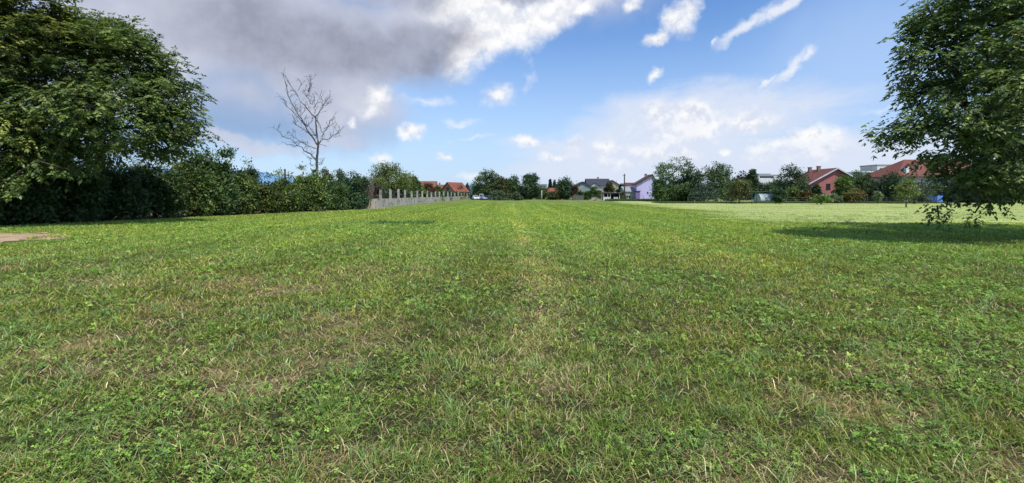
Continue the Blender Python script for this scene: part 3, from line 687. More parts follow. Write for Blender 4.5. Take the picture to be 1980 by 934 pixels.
# --- the two near walnut trees on the left and the one on the right
def W(px, py, d, bx, by): return (gx(px, d)-bx, d-by, gz(py, d))
def build_near():
    bx, by = -26.0, 29.6
    lob = []
    for (px, py, d, r) in ((215,120,23,2.6),(325,180,23.5,1.45),(285,118,23.5,1.15),(150,95,23,2.0),(345,225,23.5,1.25),(240,215,22,2.1),(130,215,21.5,2.0),(330,270,24,1.0),(60,215,21,2.0),(180,285,22,1.2),(40,290,20.5,1.2),(255,75,24,.8),(205,70,24,1.2),(110,290,21.5,1.3),(365,190,24,.8)):
        q = W(px-20, py, d+2.6, bx, by); lob.append((*q, r*1.2, r*1.2, r*0.95))
    ex = [W(px, py, d+2.6, bx, by) for (px, py, d) in ((330,100,24),(360,140,23.6),(375,160,23.6),(388,215,23.6),(250,45,24),(398,262,23.5),(385,258,23.5),(360,250,23.5),(392,185,23.6),(300,75,24),(345,120,23.6),(20,350,19.5),(45,335,19.5),(60,320,19.8),(30,365,19.4),(70,310,20),(120,325,20.5),(150,330,21))]
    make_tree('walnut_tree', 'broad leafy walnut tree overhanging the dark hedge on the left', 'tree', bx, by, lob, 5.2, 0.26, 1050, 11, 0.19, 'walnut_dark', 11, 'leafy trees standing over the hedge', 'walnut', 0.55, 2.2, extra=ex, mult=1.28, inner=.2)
    bx, by = -30.5, 26.6; lob = []
    for (px, py, d, r) in ((40,40,23,1.9),(0,-30,23,2.4),(-70,60,23.5,2.6),(-60,180,23,2.4),(20,110,23,1.8),(75,35,23.5,1.2),(-20,250,22,1.7),(-140,120,24,2.6),(-90,-60,24,2.2)):
        q = W(px, py, d, bx, by); lob.append((*q, r, r, r*0.85))
    make_tree('walnut_tree', 'taller leafy tree cut by the left edge of the picture', 'tree', bx, by, lob, 7.0, 0.3, 900, 11, 0.19, 'walnut', 12, 'leafy trees standing over the hedge', 'walnut', 0.55, 2.2, mult=1.2, inner=.2)
    bx, by = 20.2, 17.2; lob = []
    for (px, py, d, r) in ((1850,110,15.5,1.5),(1865,15,15.6,1.5),(1805,65,15.8,.8),(1860,250,15.2,1.3),(1920,-10,15.6,1.6),(1900,40,15.5,1.7),(1830,215,15.5,1.4),(1780,240,15.6,.9),(1900,200,15,1.8),(1950,120,15,2.0),(1880,290,15.4,1.1),(1950,300,15,1.3),(1800,90,16,.8),(1830,150,16,.9),(1790,170,16,.7),(1740,245,15.8,.55),
                           (1990,-40,16,2.2),(2080,60,16,2.6),(2080,220,15.5,2.4),(2060,320,15.5,1.5),(2180,120,17,3.0),(2200,300,17,2),(2050,150,19,3.0),(2100,-60,19,3.0),(1990,250,19,2.0),(1930,340,16,.9),(2250,0,19,3.0),(2000,330,16.5,1.3),(1840,300,15.8,.7)):
        q = W(px, py, d, bx, by); lob.append((*q, r, r, r*0.7))
    ex = [W(px, py, d+(2.6 if py > 300 else 0), bx, by) for (px, py, d) in ((1705,255,15.8),(1715,262,15.8),(1730,270,15.8),(1745,262,15.8),(1760,275,15.8),(1752,95,16),(1770,60,16),(1735,160,16),(1750,150,16),(1740,172,16),(1760,190,16),(1765,120,16),(1820,20,16),(1790,45,16),(1840,8,16),
          (1812,398,14.6),(1830,400,14.6),(1815,418,14.6),(1885,412,14.6),(1925,392,14.7),(1835,380,14.7),(1850,365,14.8),(1880,370,14.8),(1910,375,14.8),(1870,350,15),(1840,345,15),(1820,352,15),(1900,355,15),(1930,365,15),(1960,370,15),(1900,388,14.7),(1800,330,15.2),(1815,318,15.2),(1980,350,15),(1955,352,15),(1780,312,15.4),(1830,330,15.2),(1860,330,15.2),(1890,335,15.2),(1925,335,15.2))]
    make_tree('walnut_tree', 'large dark walnut tree on the right with drooping low branches', 'tree', bx, by, lob, 3.6, 0.23, 1750, 9, 0.15, 'walnut_dark', 13, None, 'walnut', 0.38, 1.5, extra=ex, mult=1.45, inner=.15)
build_near()

# --- hedge shrubs along the left edge
def shrub_at(name, label, px, base_y, top_y, hw, depth, pal_name, seed, group, leaf=0.12, per=None, mult=1.0, shoots=0, dens=1.0):
    d = gd(base_y)+depth*0.5; x = gx(px, d); w = hw/F*d; h = gz(top_y, d)
    rg = np.random.default_rng(seed); lob = []
    nl = max(5, int(w*h*1.1))
    for i in range(nl):
        zz = h*(0.16+0.66*rg.random()); r = h*0.22*(0.8+0.5*rg.random())
        lob.append(((rg.random()*2-1)*max(0.1, w-r*0.6), (rg.random()*2-1)*depth*0.3, zz, max(r, w*0.3), depth*0.38, min(r, h-zz)))
    lob.append((0, 0, h*0.72, w*0.7, depth*0.45, h*0.26)); lob.append((0, 0, h*0.2, w*1.0, depth*0.5, h*0.2)); lob.append((0, 0, h*0.45, w*1.0, depth*0.5, h*0.3))
    ex = None
    if shoots:
        ex = [((rg.random()*2-1)*w*0.8, (rg.random()*2-1)*0.3, h+0.15+0.55*rg.random()) for i in range(shoots)]
    tips = int(np.clip(w*h*62*dens, 60, 1800))
    return make_tree(name, label, 'shrub', x, d, lob, h*0.55, 0.06, tips, per or 36, leaf, pal_name, seed, group, 'simple', 0.34, 0.12, inner=0.25, extra=ex, stem='stem', flat=0.8, mult=mult)
HG = 'shrubs of the hedge along the left side'
def hb(px): return 437-0.0464*px
hedge = [(-95,322,75,'hedge_shade','dark hedge shrub at the far left edge below the tall tree'),
 (20,325,70,'hedge_shade','dark hedge shrub behind the sandy bare corner'),
 (120,325,62,'hedge_shade','darkest hedge shrub under the middle of the broad walnut tree'),
 (215,322,55,'hedge_shade','dark hedge shrub below the sky gap in the walnut crown'),
 (300,318,50,'hedge_shade','half shaded hedge shrub under the right side of the walnut crown'),
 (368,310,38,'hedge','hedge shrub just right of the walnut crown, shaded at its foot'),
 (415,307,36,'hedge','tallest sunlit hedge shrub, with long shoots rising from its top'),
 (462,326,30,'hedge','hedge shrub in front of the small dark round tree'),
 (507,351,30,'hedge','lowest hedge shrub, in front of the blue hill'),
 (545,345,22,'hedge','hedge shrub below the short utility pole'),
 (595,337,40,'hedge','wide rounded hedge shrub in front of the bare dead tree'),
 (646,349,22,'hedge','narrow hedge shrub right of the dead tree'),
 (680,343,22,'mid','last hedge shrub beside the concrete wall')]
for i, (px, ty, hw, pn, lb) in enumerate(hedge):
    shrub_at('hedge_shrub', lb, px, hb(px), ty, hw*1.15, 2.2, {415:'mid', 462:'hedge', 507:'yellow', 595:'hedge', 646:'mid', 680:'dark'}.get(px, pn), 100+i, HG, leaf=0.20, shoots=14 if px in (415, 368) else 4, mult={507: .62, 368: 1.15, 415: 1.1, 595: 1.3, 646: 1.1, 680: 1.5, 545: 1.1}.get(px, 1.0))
    
# --- trees and shrubs farther off
def far_tree(name, label, px, d, top, hw, bot, pal_name, seed, cat='tree', group=None, trunk=True, lobes=None, leaf=None, tips=None, per=32, mult=1.0, conifer=False, depthf=1.0, inner=0.3):
    rg = np.random.default_rng(seed); x = gx(px, d); w = hw/F*d; zt = gz(top, d); zb = max(0.0, gz(bot, d)); h = zt-zb
    lob = []
    if conifer:
        nl = 7
        for i in range(nl):
            f = i/(nl-1); lob.append((0, 0, zb+h*(0.06+0.88*f), w*(1-0.88*f), w*(1-0.88*f), h*0.09))
    else:
        nl = lobes or int(5+rg.integers(0, 4)+w)
        for i in range(nl):
            a = rg.random()*6.283; f = 0.18+0.62*rg.random(); prof = math.sin(math.pi*min(1, 0.18+0.80*f))**0.8
            rr = (0.28+0.22*rg.random())*w; rr = min(rr, h*0.42)
            r0 = max(0, w*prof-rr*0.7)*(0.5+0.5*rg.random())
            lob.append((r0*math.cos(a), r0*math.sin(a)*depthf, min(zb+h*f, zt-rr*0.85), rr, rr, rr*0.85))
        lob.append((rg.normal(0, 0.12)*w, 0, zt-h*0.22, w*0.42, w*0.42, h*0.22))
        lob.append((0, 0, zb+h*0.42, w*0.86, w*0.86*depthf, h*0.36)); lob.append((0, 0, zb+h*0.2, w*0.85, w*0.85*depthf, h*0.22))
    lf = leaf or float(np.clip(d*0.0036, 0.19, 0.50)); clr = float(np.clip(w*0.26, 0.22, 0.75))
    nt_ = tips or int(np.clip(3.6*w*h/(clr*clr), 40, 380))
    return make_tree(name, label, cat, x, d, lob, max(0.3, zb+h*(0.85 if conifer else 0.5)), max(0.05, w*0.05), nt_, per, lf, pal_name, seed, group, 'simple', clr, max(0.08, zb), inner=inner, mult=mult, stem='trunk' if trunk else 'stem')
TG = 'trees behind the field'; BG = 'garden shrubs behind the field'; WG = 'shrubs growing behind the concrete wall'
TREES = [
 ('dark_tree','dark filler tree behind the olive orchard tree',1410,128,350,22,388,'dark',dict(group='trees behind the field')),
 ('dark_tree','dark bushy tree behind the steel frame',1448,140,352,18,386,'dark',dict(group='trees behind the field')),
 ('dark_tree','dark low tree behind the greenhouse film',1492,136,356,20,385,'dark',dict(group='trees behind the field')),
 ('dark_tree','dark low tree between the greenhouse and the yellowish bush',1518,122,352,16,388,'dark',dict(group='trees behind the field')),
 ('dark_tree','dark tree at the foot of the tallest tree',1318,120,345,32,390,'dark',dict(group='trees behind the field')),
 ('dark_tree','dark tree behind the feathery tree, right of the pink house',1660,122,345,24,388,'dark',dict(group='trees behind the field')),
 ('dark_tree','dark tree in the gap below the big red roof',1745,102,350,26,390,'dark',dict(group='trees behind the field')),

 # name, label, px, d, top, hw, bottom, palette, kwargs
 ('dark_tree','small dark round tree rising behind the left hedge',479,52,317,20,380,'dark',{}),
 ('ivy','dark ivy bush wrapped round the foot of the dead tree',607,63,329,6,385,'dark',dict(cat='shrub',trunk=False)),
 ('russet_shrub','dark reddish shrub between dead tree and bluish tree',633,60,331,17,380,'russet',dict(cat='shrub',trunk=False)),
 ('bluish_tree','small bluish green tree behind the hedge right of the dead tree',662,62,324,15,385,'bluish',{}),
 ('shrub','dense green shrub left of the dry grey bush',690,58,337,19,395,'mid',dict(cat='shrub',trunk=False)),
 ('yellow_green_tree','wide yellow green tree spreading above the concrete wall',752,66,315,44,376,'yellow',dict(tips=300,per=30)),
 ('green_tree','lower right shoulder tree beside the yellow green tree',788,76,336,20,380,'yellow',dict(mult=0.85)),
 ('dark_tree','small dark tree right of the yellow green tree behind the wall',801,92,338,12,380,'dark',{}),
 # behind the wall
 ('shrub','nearest dark shrub behind the left end of the wall',727,58.5,356,17,393,'purple',dict(cat='shrub',trunk=False,group=WG,mult=1.1)),
 ('shrub','dark shrub behind the wall under the yellow green tree',762,66,362,20,392,'dark',dict(cat='shrub',trunk=False,group=WG)),
 ('shrub','shadowed shrub behind the wall left of the partly hidden roofs',790,79,362,17,390,'dark',dict(cat='shrub',trunk=False,group=WG)),
 ('shrub','light green shrub in front of the grey brown roof',812,88,357,15,388,'yellow',dict(cat='shrub',trunk=False,group=WG)),
 ('shrub','russet shrub in front of the two small red roofs',831,98,353,13,386,'russet',dict(cat='shrub',trunk=False,group=WG,mult=1.3)),
 ('shrub','dark green shrub left of the brick gable',846,112,362,11,385,'mid',dict(cat='shrub',trunk=False,group=WG)),
 ('shrub','low dark shrub behind the wall below the brick gable',866,130,371,15,384,'dark',dict(cat='shrub',trunk=False,group=WG)),
 ('shrub','low dark shrub at the far end of the wall',893,165,373,13,383,'dark',dict(cat='shrub',trunk=False,group=WG)),
 # middle
 ('broad_tree','biggest tree of the middle row, above the parked cars',942,162,328,32,380,'mid',dict(group=TG,mult=0.85,tips=260,per=30)),
 ('brown_tree','brownish tree at the right shoulder of the biggest middle tree',968,158,343,15,380,'olive',dict(group=TG,mult=0.7)),
 ('green_tree','middle tree between the biggest one and the tall narrow one',992,160,339,18,384,'mid',dict(group=TG,mult=0.8)),
 ('narrow_tree','tall narrow tree at the right end of the middle row',1027,158,335,20,384,'dark',dict(group=TG,mult=1.25)),
 ('low_tree','low dull green tree behind the white pole',1047,165,362,12,384,'olive',dict(group=TG)),
 ('low_tree','low dark tree filling the gap left of the white pole',1012,165,362,16,385,'dark',dict(group=TG)),
 ('dark_tree','dark low tree behind the parked cars',925,172,360,20,384,'dark',dict(group=TG)),
 ('shrub','grey green bush right beside the parked cars',962,140,369,14,387,'greygreen',dict(cat='shrub',trunk=False,group=BG,mult=.8)),
 ('shrub','low grey green bush second from the parked cars',981,140,376,12,387,'greygreen',dict(cat='shrub',trunk=False,group=BG,mult=.7)),
 ('shrub','low rounded grey green bush third from the parked cars',1000,140,374,10,387,'greygreen',dict(cat='shrub',trunk=False,group=BG,mult=.75)),
 ('conifer','dark pointed conifer left of the small orange house',1064,200,348,5,378,'conifer',dict(conifer=True)),
 ('conifer','shorter dark conifer just behind the small orange house',1072,205,350,5,378,'conifer',dict(conifer=True)),
 ('conifer','blue dark conifer on the slope left of the middle trees',904,260,354,5,374,'conifer',dict(conifer=True,mult=1.6)),
 ('dark_tree','dark round tree between orange house and grey green gable',1094,152,341,20,384,'dark',dict(group=TG,mult=1.2,tips=220)),
 ('shrub','dark bush below the small orange house',1070,150,371,13,386,'olive',dict(cat='shrub',trunk=False,group=BG,mult=.6)),
 ('shrub','thin brown bush at the left corner of the grey green house',1113,150,359,5,385,'russet',dict(cat='shrub',trunk=False,group=BG,mult=1.5)),
 ('shrub','green bush in front of the grey green gable',1122,146,370,9,385,'bluish',dict(cat='shrub',trunk=False,group=BG)),
 ('shrub','small bright bush between grey green house and white house',1137,146,371,8,384,'bright',dict(cat='shrub',trunk=False,group=BG,mult=.7)),
 ('round_tree','round green garden tree left of the open shed',1151,145,362,11,382,'mid',dict(group=BG,mult=1.1)),
 ('bare_tree','brownish tree behind the roof of the open shed',1178,168,352,9,376,'olive',dict(group=BG,mult=.6)),
 ('dark_tree','dark narrow tree left of the tall wooden pole',1203,172,355,8,384,'dark',dict(group=TG)),
 ('shrub','pale bush between open shed and tall pole',1203,146,374,6,386,'greygreen',dict(cat='shrub',trunk=False,group=BG,mult=.8)),
 # right
 ('tall_tree','tallest tree right of the lilac house',1302,114,299,42,390,'mid',dict(tips=260,per=30,group=TG,mult=1.1)),
 ('dark_tree','dark tree between the tallest tree and its right neighbour',1340,112,322,26,388,'dark',dict(tips=220,group=TG,mult=1.1)),
 ('tall_tree','second tallest tree right of the lilac house',1384,115,313,29,388,'mid',dict(tips=240,per=28,group=TG,mult=0.95)),
 ('bluish_tree','low bluish tree below the two tall trees',1362,106,352,22,391,'bluish',dict(group=TG,mult=.75)),
 ('low_tree','low bright tree at the left foot of the tallest tree',1276,112,345,14,388,'mid',dict(group=TG,mult=1.2)),
 ('purple_tree','purplish dark tree right of the two tall trees',1431,135,331,19,384,'purple',dict(group=TG,mult=1.2)),
 ('pine_tree','small pine beside the flat white building',1454,132,327,10,372,'dark',dict(group=TG,mult=1.2)),
 ('orchard_tree','olive orchard tree with bare trunk standing left of the green frame',1429,87,344,19,384,'olive',dict(group='small orchard trees at the field edge')),
 ('orchard_tree','thin yellowish orchard tree left of the olive one',1413,93,366,10,386,'yellow',dict(group='small orchard trees at the field edge',mult=.8)),
 ('orchard_tree','small dark orchard tree in front of the pale greenhouse',1507,83,364,13,389,'dark',dict(group='small orchard trees at the field edge',mult=1.3)),
 ('orchard_tree','spreading low bright sapling in front of the pink house',1587,79,379,18,389,'bright',dict(group='small orchard trees at the field edge',mult=.9)),
 ('orchard_tree','small orange leaved tree left of the dark trees by the red roof',1651,90,367,15,384,'orange',dict(group='small orchard trees at the field edge')),
 ('orchard_tree','thin pale sapling in front of the dark trees',1697,86,371,7,386,'pale',dict(group='small orchard trees at the field edge',mult=.8)),
 ('orchard_tree','slender light green tree standing out in the mown meadow',1752,60,347,21,386,'yellow',dict(group='small orchard trees at the field edge',tips=90,per=20,mult=.95)),
 ('mid_tree','dull green tree below the flat white building',1490,142,348,24,380,'olive',dict(group=TG,mult=.7)),
 ('mid_tree','grey green tree left of the dark tree by the pink house',1468,138,356,16,382,'greygreen',dict(group=TG,mult=.6)),
 ('dark_tree','large dark tree at the left corner of the pink house',1531,101,320,29,388,'dark',dict(tips=240,group=TG,mult=1.2)),
 ('shrub','yellowish bush right of the greenhouse',1536,98,361,18,390,'yellow',dict(cat='shrub',trunk=False,group=BG,mult=.85)),
 ('shrub','orange tinged bush below the pink house gable',1560,96,368,10,390,'orange',dict(cat='shrub',trunk=False,group=BG,mult=.55)),
 ('shrub','dark low bush at the foot of the pink house',1580,96,376,10,391,'dark',dict(cat='shrub',trunk=False,group=BG)),
 ('shrub','round clipped bush against the pink wall',1579,99,359,7,376,'dark',dict(cat='shrub',trunk=False,group=BG,mult=1.2)),
 ('green_tree','bright green tree in front of the pink house',1634,93,338,16,388,'bright',dict(group=TG,mult=.72)),
 ('shrub','whitish bush low beneath the bright green tree',1612,90,376,13,391,'pale',dict(cat='shrub',trunk=False,group=BG,mult=.65)),
 ('tall_tree','feathery grey green tree right of the pink house',1668,99,327,22,390,'mid',dict(group=TG,mult=.8)),
 ('dark_tree','wide dark tree below the left end of the red roof',1716,96,336,27,390,'dark',dict(tips=220,group=TG,mult=.9)),
 ('dark_tree','dark gap filling tree between the feathery tree and the red roof',1690,101,348,18,391,'purple',dict(group=TG)),
 ('layered_tree','pale layered tree in front of the red roofed house',1768,84,340,30,384,'greygreen',dict(group=TG,mult=.6)),
 ('dark_tree','dark tree behind the blue container',1800,101,352,22,391,'dark',dict(group=TG)),
 ('dark_tree','dark tree behind the right walnut near the blue container',1855,97,345,32,392,'dark',dict(group=TG,tips=200)),
 ('dark_tree','dark tree seen through the middle of the right walnut',1915,95,335,34,392,'dark',dict(group=TG,tips=200,mult=.9)),
 ('dark_tree','dark tree at the right edge behind the right walnut',1970,95,330,36,393,'mid',dict(group=TG,tips=200,mult=.7)),
 ('russet_shrub','reddish bush seen under the right walnut',1900,88,374,10,392,'russet',dict(cat='shrub',trunk=False,group=BG,mult=1.6)),
]
for i, (nm, lb, px, d, top, hw, bot, pn, kw) in enumerate(TREES):
    kw = dict(kw)
    if 715 < px < 898: d = max(d, 17.5*F/(CX-px-min(hw, 30)))
    if kw.get('group') == TG: hw = hw*1.12
    far_tree(nm, lb, px, d, top, hw, bot, pn, 300+i, **kw)

for i, (px, hh, pn, lb) in enumerate(((742,2.3,'dark','dark low shrub behind the second gap of the wall posts'),(757,2.1,'purple','dark brownish shrub behind the third wall post'),
      (774,2.3,'dark','dark low shrub behind the wall below the tree shoulder'),(786,2.0,'mid','green low shrub behind the wall, left of the light green shrub'),(800,2.2,'dark','dark low shrub behind the middle wall posts'),
      (822,2.1,'dark','dark low shrub behind the wall in front of the russet shrub'),(838,2.2,'mid','green low shrub behind the wall left of the brick house'),(856,2.0,'dark','dark low shrub behind the wall at the brick gable corner'),
      (878,1.9,'dark','dark low shrub behind the wall under the dormer'),(886,2.0,'mid','green low shrub behind the wall right of the dormer'))):
    d = 19.0*F/(CX-px); hh += 0.35; hw = 1.25*F/d*(1+d/140)
    far_tree('shrub', lb, px, d, HY-(hh-CH)*F/d, hw, HY+CH*F/d, pn, 700+i, cat='shrub', group=WG, trunk=False, mult=1.1)
# uncut grass in front of the lilac house
n = 9000; x = gx(1255, 122)+(R.random(n)*2-1)*gx(CX+78, 122); y = 121+R.random(n)*7
c_ = pal(n, [(0.09,0.15,0.035),(0.12,0.18,0.045),(0.07,0.115,0.03)], (1, 1, 1))
V, l, s, c = blades(x, y, 0.35+0.4*R.random(n), np.full(n, 0.07), R.random(n)*6.28, R.random(n)*6.28, R.random(n)*.5, R.random(n)*.5, c_*.6, c_)
tag(link('uncut_grass', mesh_np('uncut_grass', V, l, s, c), M['grass']), 'taller uncut grass strip in front of the lilac house', 'uncut grass', kind='stuff')
n = 9000; x = 28+R.random(n)*55; y = 88.5+R.random(n)*6
V, l, s, c = blades(x, y, 0.2+0.3*R.random(n), np.full(n, 0.06), R.random(n)*6.28, R.random(n)*6.28, R.random(n)*.5, R.random(n)*.5, pal(n, [(0.07,0.12,0.03)], (1,))*.6, pal(n, [(0.10,0.155,0.04),(0.14,0.18,0.06)], (1, 1)))
tag(link('uncut_grass', mesh_np('uncut_grass', V, l, s, c), M['grass']), 'unmown grass strip below the greenhouse and the orchard', 'uncut grass', kind='stuff')

# --- bare dead tree
def dead_tree():
    d = 66.0; bx = gx(612, d); rg = np.random.default_rng(5)
    root = empty('dead_tree', (bx, d, 0), 0, 'tall bare dead tree with leafless grey branches behind the hedge', 'dead tree')
    def cv(cx, cy): return (520+cx/4.245, 130+cy/4.245)
    polys = [  # (points, start radius, end radius, depth swing)
     ([(395,1050),(394,870),(392,800),(400,700),(405,620),(395,560),(388,480),(385,400)], .30, .11, 0),
     ([(385,400),(405,370),(430,325),(440,275),(468,240),(478,220)], .10, .035, .8),
     ([(440,275),(425,250),(410,212)], .05, .03, .3),([(432,318),(460,310),(472,270)], .05, .03, .5),
     ([(375,380),(378,345),(400,315),(432,292)], .06, .03, -.6),
     ([(386,420),(345,370),(300,310),(255,235),(215,165),(185,90)], .10, .03, -1.2),
     ([(242,190),(250,150),(248,105)], .05, .03, .3),([(357,305),(330,275),(300,240),(272,205),(272,130)], .07, .03, .8),
     ([(357,305),(365,260),(348,225)], .05, .03, .5),
     ([(305,243),(320,215),(318,180),(315,60)], .06, .03, .6),([(320,200),(350,160),(356,110),(348,70)], .05, .03, -.4),
     ([(402,640),(370,580),(320,490),(270,400),(225,310),(205,230),(200,170),(180,85)], .15, .03, -1.6),
     ([(320,490),(285,445),(240,405),(180,340),(170,300),(148,280)], .08, .03, -1.0),
     ([(255,365),(205,320),(165,270)], .06, .03, .7),([(270,400),(240,360),(232,320)], .05, .03, .6),([(270,390),(278,340),(280,300)], .05, .03, .6),
     ([(388,565),(320,540),(240,490),(180,455),(160,420),(138,385)], .09, .03, 1.4),
     ([(318,480),(350,430),(350,380)], .06, .03, .6),([(385,555),(345,500),(330,460)], .06, .03, -.5),
     ([(390,775),(340,715),(290,690),(230,645),(150,635),(92,618)], .14, .03, 1.0),
     ([(235,648),(205,605),(140,575),(105,530),(112,512)], .07, .03, -.9),
     ([(385,665),(340,655),(300,625),(250,590),(220,545)], .08, .03, -1.4),([(300,625),(260,605)], .05, .03, .4),
     ([(402,650),(430,590),(440,520),(465,480),(470,430),(508,395)], .11, .03, .9),
     ([(440,540),(430,490),(418,455),(420,420)], .06, .03, -.7),([(450,505),(490,475),(525,438)], .06, .03, .7),
     ([(440,592),(500,592),(555,560),(590,540),(606,492)], .08, .03, -.8),([(530,570),(585,565)], .05, .03, .3),
     ([(392,810),(420,800),(432,792)], .05, .03, .2),([(388,760),(340,750),(292,742)], .05, .03, .4),([(392,745),(440,742)], .04, .03, .3),([(350,745),(335,790),(328,815)], .04, .03, .3),
     ([(410,630),(450,640)], .05, .03, .4)]
    tk = MB(); br = MB()
    for k, (pts, r0, r1, sw) in enumerate(polys):
        m = len(pts); P = []; L = len(pts)
        for i, (cx, cy) in enumerate(pts):
            px, py = cv(cx, cy); f = i/(L-1); P.append(Vector((gx(px, d)-bx, sw*f*1.6, max(-0.2, gz(py, d)))))
        Q = []; rr = []
        for i in range(L-1):
            for s in range(3):
                f = s/3; q = P[i].lerp(P[i+1], f)
                if s: q += Vector(rg.normal(0, 0.07 if k else 0.03, 3))
                Q.append(q); rr.append(0.78*(r0+(r1-r0)*((i+f)/(L-1))**0.8))
        Q.append(P[-1]); rr.append(r1*.7)
        (tk if k == 0 else br).tube(Q, rr, 8 if k == 0 else 5)
        if k:
            for i in range(2, len(Q)-1):          # fine twigs
                if rg.random() < 0.9:
                    dirv = (Q[i+1]-Q[i-1]).normalized(); a = (dirv*0.6+Vector(rg.normal(0, 0.7, 3))+Vector((0, 0, .45))).normalized()
                    l_ = 0.4+0.9*rg.random(); mid = Q[i]+a*l_*0.5+Vector(rg.normal(0, 0.07, 3))
                    br.tube([Q[i], mid, Q[i]+a*l_+Vector((0, 0, .12))], [.024, .019, .012], 4)
                    for _s in range(2):
                        e0 = mid.lerp(Q[i]+a*l_, rg.random()); a2 = (a*0.7+Vector(rg.normal(0, .7, 3))+Vector((0, 0, .3))).normalized(); br.tube([e0, e0+a2*(.25+.45*rg.random())], [.017, .010], 3)
    tk.build('trunk', M['deadbark'], root, smooth=True); br.build('branches', M['deadbark'], root, smooth=True)
dead_tree()
# --- dry grey bush at the wall end
def dry_bush():
    d = 55.5; px = 710; rg = np.random.default_rng(21); root = empty('dry_shrub', (gx(px, d), d, 0), 0, 'dry grey brown leafless bush at the left end of the wall', 'shrub')
    br = MB()
    for i in range(150):
        a = rg.random()*6.283; r = 0.9*rg.random()**0.6; h = 2.0+1.6*rg.random(); b = Vector((0.3*math.cos(a), 0.3*math.sin(a), 0))
        t = Vector((r*math.cos(a), r*math.sin(a), h)); m_ = b.lerp(t, 0.55)+Vector(rg.normal(0, .10, 3))
        e = t+Vector((0.35*math.cos(a), 0.35*math.sin(a), -0.25*rg.random()))
        br.tube([b, m_, t, e], [.03, .022, .016, .008], 4)
    br.build('twigs', M['dry_twig'], root)
dry_bush()

# ------------------------------------------------------------------ concrete wall with posts
def wall():
    xw = -17.0
    pos = [736,755,770.5,783,796,807,816.5,826,834,842,849.5,858,866,872.5,879.5,886,892,897.5,903,907.5]
    ys = [17*F/(CX-p) for p in pos]; y0 = 17*F/(CX-719); y1 = ys[-1]+0.15
    root = empty('concrete_wall', (xw, y0, 0), 0, 'weathered low concrete wall topped by a row of square posts', 'wall')
    rg = np.random.default_rng(4)
    w = MB(); n = 60
    yy = np.linspace(0, y1-y0, n); zt = 1.12+(fbm(yy*0.35, yy*0+2)-0.5)*0.14
    for i in range(n-1):
        a, b = yy[i], yy[i+1]
        w.add([(-.11,a,-.2),(.11,a,-.2),(.11,a,zt[i]),(-.11,a,zt[i]),(-.11,b,-.2),(.11,b,-.2),(.11,b,zt[i+1]),(-.11,b,zt[i+1])],
              [(1,5,6,2),(4,0,3,7),(3,2,6,7)]+([(0,1,2,3)] if i == 0 else [])+([(5,4,7,6)] if i == n-2 else []))
    w.build('wall_base', M['concrete'], root)
    for i, y in enumerate(ys):
        h = 2.34+rg.normal(0, 0.07); hw = 0.15
        p = MB(); yy_ = y-y0; p.box(-hw, hw, yy_-hw, yy_+hw, -0.2, h, 0.012, 0.012)
        p.build('post', M['concrete_post'], root, bevel=0.02)
    # thin buttress ribs between the posts
    for i in range(len(ys)-1):
        ym = (ys[i]+ys[i+1])/2-y0; p = MB(); p.box(0.113, 0.16, ym-0.09, ym+0.09, -0.2, 1.02+rg.normal(0, .05), .005, .01)
        p.build('rib', M['concrete_post'], root)
wall()
def planks():
    root = empty('plank_fence', (gx(708, 53.5), 53.5, 0), math.radians(20), 'short pale weathered board fence between hedge and concrete wall', 'fence')
    rg = np.random.default_rng(9); x = -0.75
    for i in range(6):
        w = 0.16+0.08*rg.random(); h = 1.0+0.35*rg.random() if i not in (2,) else 0.6
        p = MB(); sl = rg.normal(0, .05)
        p.prism([(x,0,-.1),(x+w,0,-.1),(x+w+sl,0,h-.05),(x+w/2+sl,0,h),(x+sl,0,h-.08)], (0,.03,0)); p.build('board', M['plank'], root); x += w+0.07+0.05*rg.random()
    p = MB(); p.box(-.8, x, .034, .08, .45, .54); p.build('rail', M['plank'], root)
planks()

# ------------------------------------------------------------------ houses
def window(root, face, w, l, u, z, ww, wh, fm=None, cross=True):
    t = 0.06
    def place(bx):   # box given in face coords (u along face, depth out, z)
        u0, u1, o0, o1, z0, z1 = bx
        if face == 'front': return (u0, u1, -l/2-o1, -l/2-o0, z0, z1)
        if face == 'left': return (-w/2-o1, -w/2-o0, u0, u1, z0, z1)
        return (w/2+o0, w/2+o1, u0, u1, z0, z1)
    f = MB()
    for bx in ((u-ww/2-t, u+ww/2+t, .003, .05, z-t, z), (u-ww/2-t, u+ww/2+t, .003, .05, z+wh, z+wh+t), (u-ww/2-t, u-ww/2, .003, .05, z, z+wh), (u+ww/2, u+ww/2+t, .003, .05, z, z+wh)):
        f.box(*place(bx))
    if cross: f.box(*place((u-.03, u+.03, .012, .045, z, z+wh)))
    fo = f.build('window', fm or M['frame'], root)
    p = MB(); p.box(*place((u-ww/2, u+ww/2, .002, .01, z, z+wh))); p.build('pane', M['pane'], fo)
    s = MB(); s.box(*place((u-ww/2-.12, u+ww/2+.12, .004, .14, z-t-.06, z-t-.003))); s.build('sill', fm or M['frame'], fo)
